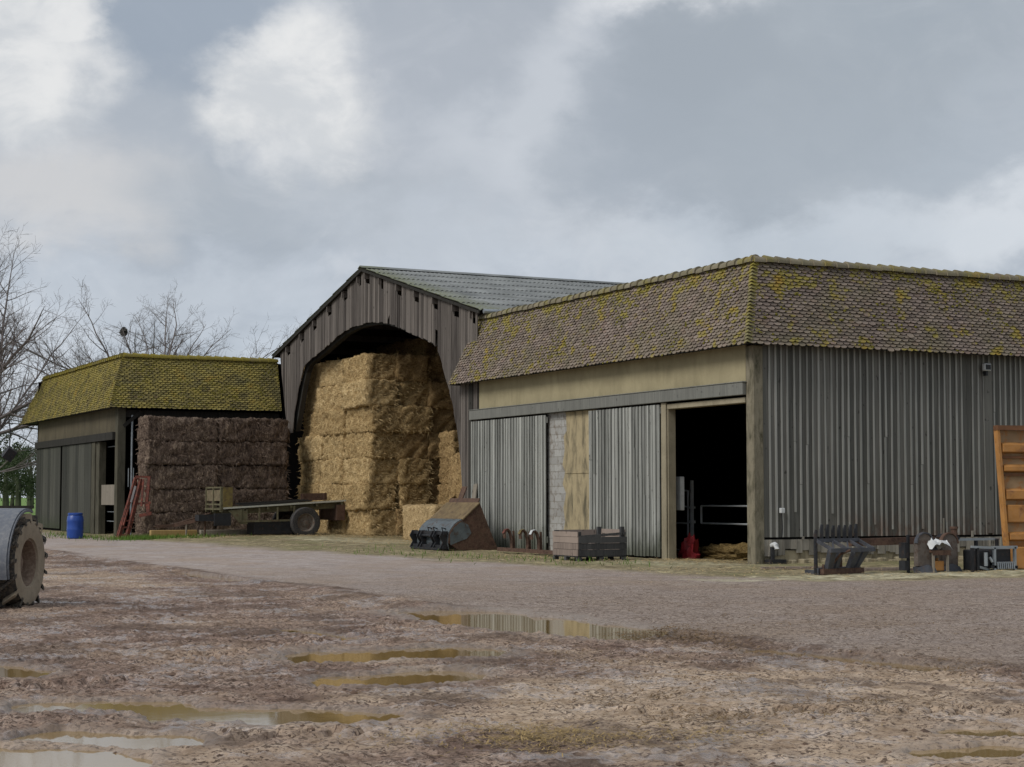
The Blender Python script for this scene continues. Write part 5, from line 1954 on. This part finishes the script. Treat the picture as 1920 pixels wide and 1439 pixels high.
def guard(loc, label, w, hgt, d, leg):
    g = thing('mudguard', label, 'mudguard', loc, 0.0, 'arched guards by the long wall')
    mb = MB()
    pts = []
    for i in range(13):
        t = math.pi * i / 12
        pts.append((w / 2 + w / 2 * math.cos(t), 0, hgt - w / 2 + w / 2 * math.sin(t)))
    pts = [(w, 0, 0.14)] + pts + [(0, 0, 0.14)]
    mb.prism(pts, (0, d, 0))
    mb.build('arched_plate', M_GUARD, g)
    mb = MB()
    mb.strip(list(reversed([(x, -0.02, z + 0.01) for x, y, z in pts[1:-1]])), (0, 0.10, 0), 0.025)
    mb.build('rolled_edge', M_STEELM if leg else M_RUST, g)
    mb = MB()
    mb.prism([(0.02, -0.05, 0.0), (w + 0.03, -0.10, 0.0), (w + 0.01, -0.06, 0.10), (w * 0.6, -0.04, 0.17), (0.02, -0.02, 0.12)], (0, d + 0.08, 0))
    mb.build('foot', M_STEELM, g)
    return g


guard((0.38, -5.25, 0.04), 'rounded steel guard standing left of the small stool', 0.40, 0.80, 0.12, True)
guard((1.24, -5.0, 0.04), 'rounded brown guard standing right of the small stool', 0.42, 0.78, 0.12, False)
o = MB()
for z0, z1 in ((0.05, 0.25), (0.30, 0.62)):
    o.box(0, 0.10, 0, 0.2, z0, z1)
o.beam((0.12, 0.05, 0), (0.12, 0.05, 0.78), 0.05, 0.05, up=(0, 1, 0))
ob = o.build('rusty_bracket', M_STEELK)
ob.location = (0.18, -5.1, 0.04)
tag(ob, 'dark upright bracket standing against the rounded steel guard', 'bracket')

st = thing('wooden_stool', 'small wooden stool with pale legs between two rounded guards', 'stool', (0.70, -5.35, 0.04))
mb = MB()
mb.box(-0.02, 0.48, 0, 0.36, 0.42, 0.46)
mb.box(0.0, 0.46, 0.0, 0.02, 0.36, 0.42)
mb.build('seat', M_RUST, st)
for x_ in (0.03, 0.40):
    for y_ in (0.03, 0.33):
        mb = MB()
        mb.beam((x_, y_, -0.02), (x_, y_, 0.42), 0.045, 0.045, up=(0, 1, 0))
        mb.build('leg', M_PLANK, st)
o = MB()
o.box(0, 0.32, 0, 0.25, 0, 0.2)
o.box(0.03, 0.10, 0.02, 0.23, 0.2, 0.23)
o.tube([(0.22, 0.12, 0.2), (0.22, 0.12, 0.26)], 0.04, 10)
ob = o.build('orange_can', M_ORANGE, bevel=0.02)
ob.location = (0.76, -5.25, 0.08)
tag(ob, 'orange can tucked beneath the small wooden stool', 'can')
# crumpled white sheet: heightfield folded over the stool
mb = MB()
kk = 22
gxs, gys = np.meshgrid(np.linspace(-0.30, 0.30, kk), np.linspace(-0.22, 0.22, kk))
hz = 0.17 + 0.16 * fbm(gxs * 5 + 3, gys * 5, 2, 91) + 0.07 * np.abs(fbm(gxs * 16, gys * 16, 2, 93)) - 0.10 * gxs
hz *= np.clip(1.6 - (np.abs(gxs) / 0.29) ** 3 - (np.abs(gys) / 0.24) ** 3, 0.1, 1)
vs = [(float(a), float(b), float(c_)) for a, b, c_ in zip(gxs.ravel(), gys.ravel(), hz.ravel())]
fs = [(i * kk + j, i * kk + j + 1, (i + 1) * kk + j + 1, (i + 1) * kk + j) for i in range(kk - 1) for j in range(kk - 1)]
mb.add(vs, fs)
ob = mb.build('crumpled_sheet', M_WHITE, smooth=True)
ob.location = (0.93, -5.15, 0.505)
tag(ob, 'crumpled white plastic sheet lying on the small stool', 'sheet')

# dark hitch frames
hf = thing('hitch_frame', 'black quick hitch frame with steel uprights left of the orange container', 'implement', (1.72, -5.35, 0.04))
mb = MB()
for x_ in (0.02, 0.16, 0.62, 1.18):
    mb.beam((x_, 0, 0), (x_, 0, 0.50), 0.05, 0.06, 1 if x_ > 0.5 else 0, up=(0, 1, 0))
mb.beam((0, 0, 0.52), (0.5, 0, 0.50), 0.06, 0.05, 1)
mb.beam((0.56, 0, 0.50), (1.24, 0, 0.50), 0.06, 0.06, 1)
mb.beam((0.5, 0, 0.10), (1.24, 0, 0.08), 0.06, 0.06)
mb.beam((0.0, 0.5, 0.66), (1.3, 0.6, 0.66), 0.06, 0.05, 1)
mb.beam((0.62, 0.55, 0.0), (0.62, 0.55, 0.66), 0.06, 0.06, up=(0, 1, 0))
mb.beam((1.2, 0.55, 0.0), (1.2, 0.55, 0.66), 0.06, 0.06, up=(0, 1, 0))
mb.beam((0.2, 0, 0.1), (0.6, 0.1, 0.02), 0.05, 0.05, 1)
mb.build('frame', [M_STEELK, M_GALV], hf)
mb = MB()
mb.box(0.66, 1.14, 0.06, 0.5, 0.06, 0.46)
mb.box(0.20, 0.56, 0.06, 0.5, 0.0, 0.45)
mb.build('plates', M_STEELK, hf, bevel=0.02)
mb = MB()
mb.tube([(0.36, -0.03, 0.12), (0.36, -0.03, 0.40)], 0.04, 8)
mb.tube([(0.47, -0.02, 0.3), (0.52, -0.05, 0.2)], 0.03, 8)
mb.build('cylinder', M_GALV, hf)
mb = MB()
for i in range(9):
    x_ = 0.68 + i * 0.055
    mb.beam((x_, -0.03, 0.2), (x_, -0.05, 0.05), 0.02, 0.03)
mb.build('teeth', M_GALV, hf)
bl = thing('black_attachment', 'dark curved machine part standing between the brown guard and the hitch frame', 'implement', (1.50, -4.9, 0.04))
mb = MB()
prof = [(0.0, 0.0), (-0.02, 0.3), (0.05, 0.6), (0.18, 0.72), (0.30, 0.66)]
mb.strip([(x, 0, z) for x, z in prof], (0, 0.5, 0), 0.06)
mb.box(0.02, 0.34, 0.1, 0.5, 0.0, 0.5)
mb.build('casing', M_STEELK, bl)
mb = MB()
mb.tube([(0.42, 0.3, 0.5), (0.42, 0.3, 0.92)], 0.07, 10)
mb.tube([(0.42, 0.3, 0.88), (0.42, 0.3, 0.93)], 0.09, 10)
mb.build('stub_pipe', M_RUST, bl)

# ------------------------------------------------------------------ orange container
oc = thing('orange_trailer_side', 'tall orange ribbed steel trailer side propped upright at the right edge', 'steel panel', (3.10, -4.9, 0.03), -0.16)
HT, LN = 3.05, 4.2


def lx(z):
    return 0.06 - 0.22 * z / HT


mb = MB()
mb.prism([(lx(0.06), 0.06, 0.06), (LN, 0.06, 0.06), (LN, 0.06, HT - 0.05), (lx(HT), 0.06, HT - 0.05)], (0, 0.03, 0))
mb.build('side_panel', M_PANELG, oc)
mb = MB()
mb.beam((lx(0) - 0.02, 0.02, 0.0), (lx(HT) - 0.02, 0.02, HT), 0.06, 0.15, up=(0, 1, 0))
mb.build('corner_post', M_ORANGE, oc)
for z_, hh in ((2.62, 0.24), (2.18, 0.18), (1.62, 0.26), (0.72, 0.20)):
    mb = MB()
    x_ = lx(z_) + 0.05
    mb.prism([(x_, 0.058, z_ - hh / 2), (x_, -0.07, z_ - hh / 2 + 0.04), (x_, -0.07, z_ + hh / 2 - 0.05), (x_, 0.058, z_ + hh / 2)], (LN - x_, 0, 0))
    mb.build('rib', M_ORANGE, oc)
for z_ in (2.02, 2.40):
    mb = MB()
    mb.box(lx(z_) + .05, LN, 0.0, 0.058, z_, z_ + 0.05)
    mb.build('flange', M_ORANGED, oc)
mb = MB()
mb.box(0.03, LN, -0.03, 0.055, 1.02, 1.40)
mb.build('wide_rib', M_ORANGE, oc, bevel=0.02)
mb = MB()
mb.box(0.05, LN, -0.05, 0.055, 0.03, 0.5)
mb.build('foot_rib', M_ORANGE, oc, bevel=0.02)
mb = MB()
mb.beam((lx(HT) - 0.06, 0.0, HT), (LN, 0.0, HT + 0.02), 0.16, 0.10)
mb.build('top_rim', M_ORANGED, oc)
mb = MB()
mb.beam((1.8, 0.1, 2.2), (2.0, 1.7, 0.0), 0.1, 0.1)
mb.build('prop', M_ORANGED, oc)

# ------------------------------------------------------------------ tractor, mostly out of frame at the left
AXV = Vector((0.851, -0.524, 0)).normalized()
PERP = Vector((-AXV.y, AXV.x, 0))         # forwards, away from the camera
wc = Vector((-17.98, -7.86, 0.0)) - AXV * 0.24
tq = thing('farm_tractor', 'muddy tractor at the left edge, only its wheel and grey mudguard in view', 'tractor', (wc.x, wc.y, 0.02), math.atan2(AXV.y, AXV.x))
# local x = axle outwards, local y = forwards
TR = 0.66
wheel(tq, (0, 0, TR - 0.02), (1, 0, 0), TR, 0.50, M_MUDTREAD, M_RIM, lugs=17, rimr=0.50, mt_side=M_MUDTYRE)
wheel(tq, (-1.75, 0, TR - 0.02), (-1, 0, 0), TR, 0.50, M_MUDTREAD, M_RIM, lugs=17, rimr=0.50, mt_side=M_MUDTYRE)
for xo in (-0.22, -1.95):
    mb = MB()
    pr = []
    for i in range(20):
        t = R(198 - 122 * i / 19)
        pr.append((xo, (TR + 0.075) * math.cos(t), TR + (TR + 0.075) * math.sin(t)))
    mb.strip(pr, (0.40, 0, 0), -0.022)
    mb.strip([(xo + 0.40, y_, z_) for _, y_, z_ in [(0, p[1] * 1.005, TR + (p[2] - TR) * 1.005) for p in pr]], (0.025, 0, 0), 0.03)
    mb.build('mudguard', M_FENDER, tq, smooth=True)
mb = MB()
mb.beam((-1.75, 0, TR), (0, 0, TR), 0.16, 0.20)
mb.beam((-0.3, 0, TR), (-0.3, -0.05, TR + 0.6), 0.06, 0.06, up=(0, 1, 0))
mb.build('axle', M_STEELK, tq)
mb = MB()
mb.box(-1.2, -0.6, -1.6, 1.0, 0.55, 0.95)
mb.build('chassis', M_STEELK, tq, bevel=0.03)
mb = MB()
mb.box(-1.28, -0.52, -1.2, 1.15, 1.0, 1.22)
mb.build('bonnet', M_OLIVE, tq, bevel=0.12)


# ------------------------------------------------------------------ bare trees
def bare_tree(name, label, loc, seed, trunk_h, trunk_r, limbs, limb_len, el_rng, az_rng=(0, 360), twigs=1.0, parent_kind='tree', lean=(0, 0), droop=0.0, levels=3, mtl=None, minr=0.009, starts=(0.55, 1.0)):
    r_ = random.Random(seed)
    t = thing(name, label, 'tree', loc, 0.0, 'bare winter trees behind the barns')
    tm = MB()
    pts = [(0, 0, -0.3)]
    for i in range(1, 7):
        f = i / 6
        pts.append((lean[0] * f + r_.uniform(-.08, .08), lean[1] * f + r_.uniform(-.08, .08), trunk_h * f))
    tm.tube(pts, [trunk_r * (1.25 - 0.65 * i / 6) for i in range(7)], 10)
    tm.build('trunk', mtl or M_TWIG, t, smooth=True)
    cm = MB()

    def branch(p, d, L, r0, lev):
        n_ = max(4, int(L / (0.75 if lev == 0 else 0.45)))
        P = [p.copy()]
        RR = [r0]
        dd = d.copy()
        for i in range(n_):
            dd = (dd + Vector((r_.gauss(0, 0.10), r_.gauss(0, 0.10), r_.gauss(0.02, 0.07) - droop * (0.4 if lev else 1) * 0.06))).normalized()
            P.append(P[-1] + dd * (L / n_))
            RR.append(max(minr * 0.7, r0 * (1 - 0.9 * (i + 1) / n_)))
        cm.tube(P, RR, 6 if lev == 0 else (4 if lev == 1 else 3), caps=False)
        if lev >= levels:
            return
        k = int((L * (2.6, 3.4, 3.2, 0)[lev]) * twigs)
        for _ in range(max(2, k)):
            f = r_.uniform(0.15 if lev else 0.22, 0.98)
            q = f * n_
            i = min(n_ - 1, int(q))
            pp = P[i].lerp(P[i + 1], q - i)
            base = (P[i + 1] - P[i]).normalized()
            side_ = Vector((r_.gauss(0, 1), r_.gauss(0, 1), r_.gauss(0.15, 0.7)))
            side_ = (side_ - base * side_.dot(base)).normalized()
            ang = R(r_.uniform(22, 58))
            nd = (base * math.cos(ang) + side_ * math.sin(ang)).normalized()
            nl = L * (1 - 0.6 * f) * r_.uniform(0.25, 0.5)
            branch(pp, nd, max(0.35, nl), max(minr, RR[i] * r_.uniform(0.4, 0.6)), lev + 1)
    top = Vector(pts[-1])
    for k in range(limbs):
        azz = R(az_rng[0] + (az_rng[1] - az_rng[0]) * (k + r_.uniform(0.1, 0.9)) / limbs)
        ell = R(r_.uniform(*el_rng))
        f = r_.uniform(*starts)
        j = min(5, int(f * 6))
        p = Vector(pts[j]).lerp(Vector(pts[j + 1]), f * 6 - j) if f < 1 else top
        d = Vector((math.cos(azz) * math.cos(ell), math.sin(azz) * math.cos(ell), math.sin(ell)))
        branch(p, d, limb_len * r_.uniform(0.75, 1.15), trunk_r * r_.uniform(0.28, 0.45), 0)
    cm.build('crown', mtl or M_TWIG, t)
    return t


def at(px, d, z=0.0):
    la = (px - 960) / 3200.0 * d
    return (-22.89 + 0.4509 * d + 0.8926 * la, -32.87 + 0.8926 * d - 0.4509 * la, z)


# viewing directions: right = azimuth -26.8 deg
bare_tree('bare_tree', 'bare spreading tree rising directly behind the mossy roofed barn', at(268, 98), 5, 6.2, 0.28, 32, 10.2, (16, 70), twigs=0.85, minr=0.006, starts=(0.55, 1.0), droop=0.5)
bare_tree('bare_tree', 'bare tree at the left edge whose branches reach over the mossy roof', at(-75, 84), 12, 5.5, 0.32, 18, 9.9, (12, 80), twigs=0.95, minr=0.006, starts=(0.4, 1.0))
bare_tree('bare_tree', 'low bare tree with drooping twigs just beyond the left barn end', at(-10, 92), 23, 3.2, 0.20, 6, 5.5, (8, 60), twigs=0.8, minr=0.007)
nest = blobmesh('bird_nest', 0.22, 0.22, 0.24, M_DARKW, 17, 0.6, 14, flat=False)
nest.location = at(229, 97, 1.6 + (932 - 622) / 3200 * 97)
tag(nest, 'dark round nest in the branches of the spreading bare tree', 'nest')
hb_ = thing('hanging_box', 'black square box hanging tilted from a branch at the left edge', 'box', at(18, 70, 1.6 + (932 - 852) / 3200 * 70))
mb = MB()
Mr = Matrix.Rotation(R(35), 4, Vector((0.4509, 0.8926, 0)))
mb.box(-0.2, 0.2, -0.2, 0.2, -0.24, 0.24, 0, Mr)
mb.build('box_body', M_STEELK, hb_)
mb = MB()
mb.tube([(0, 0, 0.2), (0.02, 0, 0.95), (-0.05, 0.02, 1.5)], 0.025, 6)
mb.build('cord', M_STEELK, hb_)
br_ = MB()

# orchard beyond the fence
def bushy(name, label, loc, seed, h_, rad, group):
    r_ = random.Random(seed)
    t = thing(name, label, 'tree', loc, 0, group)
    m_ = MB()
    m_.tube([(0, 0, -0.2), (r_.uniform(-.1, .1), 0, h_ * 0.35), (r_.uniform(-.3, .3), 0, h_ * 0.75)], [0.30, 0.24, 0.08], 8)
    for i in range(9):
        a = r_.uniform(0, 6.28)
        e = r_.uniform(0.3, 1.2)
        st_ = Vector((0, 0, h_ * r_.uniform(0.28, 0.6)))
        en = st_ + Vector((math.cos(a) * math.cos(e), math.sin(a) * math.cos(e), math.sin(e))) * rad * r_.uniform(0.7, 1.1)
        m_.tube([st_, (st_ + en) / 2 + Vector((0, 0, 0.15)), en], [0.09, 0.05, 0.02], 5)
    m_.build('trunk', M_BARKG, t)
    c_ = MB()
    cl_ = []
    for i in range(26):
        a = r_.uniform(0, 6.28)
        rr = rad * math.sqrt(r_.random())
        cl_.append((math.cos(a) * rr, math.sin(a) * rr, h_ * r_.uniform(0.30, 0.98), r_.uniform(0.35, 0.8)))
    for i in range(3000):
        cx_, cy_, cz_, cr_ = r_.choice(cl_)
        p = Vector((r_.gauss(cx_, cr_ * 0.6), r_.gauss(cy_, cr_ * 0.6), r_.gauss(cz_, cr_ * 0.5)))
        u_ = Vector((r_.gauss(0, 1), r_.gauss(0, 1), r_.gauss(0, 1))).normalized()
        v_ = u_.cross(Vector((r_.gauss(0, 1), r_.gauss(0, 1), r_.gauss(0, 1)))).normalized()
        s_ = r_.uniform(0.06, 0.15)
        c_.add([p - u_ * s_, p + v_ * s_ * 0.5, p + u_ * s_, p - v_ * s_ * 0.5], [(0, 1, 2, 3)])
    c_.build('crown', M_LEAF, t)
    return t


for i, (px, d, h_, rr, lab) in enumerate([
    (14, 140, 6.6, 2.3, 'dark orchard tree with thick trunk at the left edge beyond the fence'),
    (36, 150, 6.2, 2.0, 'dark orchard tree beside the mossy barn wall beyond the fence'),
    (58, 175, 6.8, 2.4, 'orchard tree half hidden by the left barn wall'),
    (-12, 165, 7.0, 2.6, 'orchard tree cut by the left edge of the picture'),
    (25, 230, 8.0, 4.0, 'far pale orchard tree seen between the nearer trunks'),
    (62, 260, 8.0, 4.5, 'farthest orchard tree close to the barn wall')]):
    bushy('orchard_tree', lab, at(px, d), 100 + i, h_, rr, 'orchard trees beyond the fence')

fe = thing('field_fence', 'dark post and rail field fence beyond the left barn', 'fence', at(25, 83))
fe.rotation_euler = (0, 0, -math.atan2(0.4509, 0.8926))
for x_ in (-6.4, -4.2, -2.1, 0.0):
    mb = MB()
    mb.tube([(x_, 0, -0.3), (x_, 0, 1.28)], [0.13, 0.11], 8)
    mb.build('post', M_BARKG, fe)
for z_ in (1.10, 0.62, 0.2):
    mb = MB()
    mb.beam((-7.5, -0.12, z_), (1.1, -0.12, z_ + rng.uniform(-.03, .03)), 0.06, 0.14)
    mb.build('rail', M_DARKW, fe)
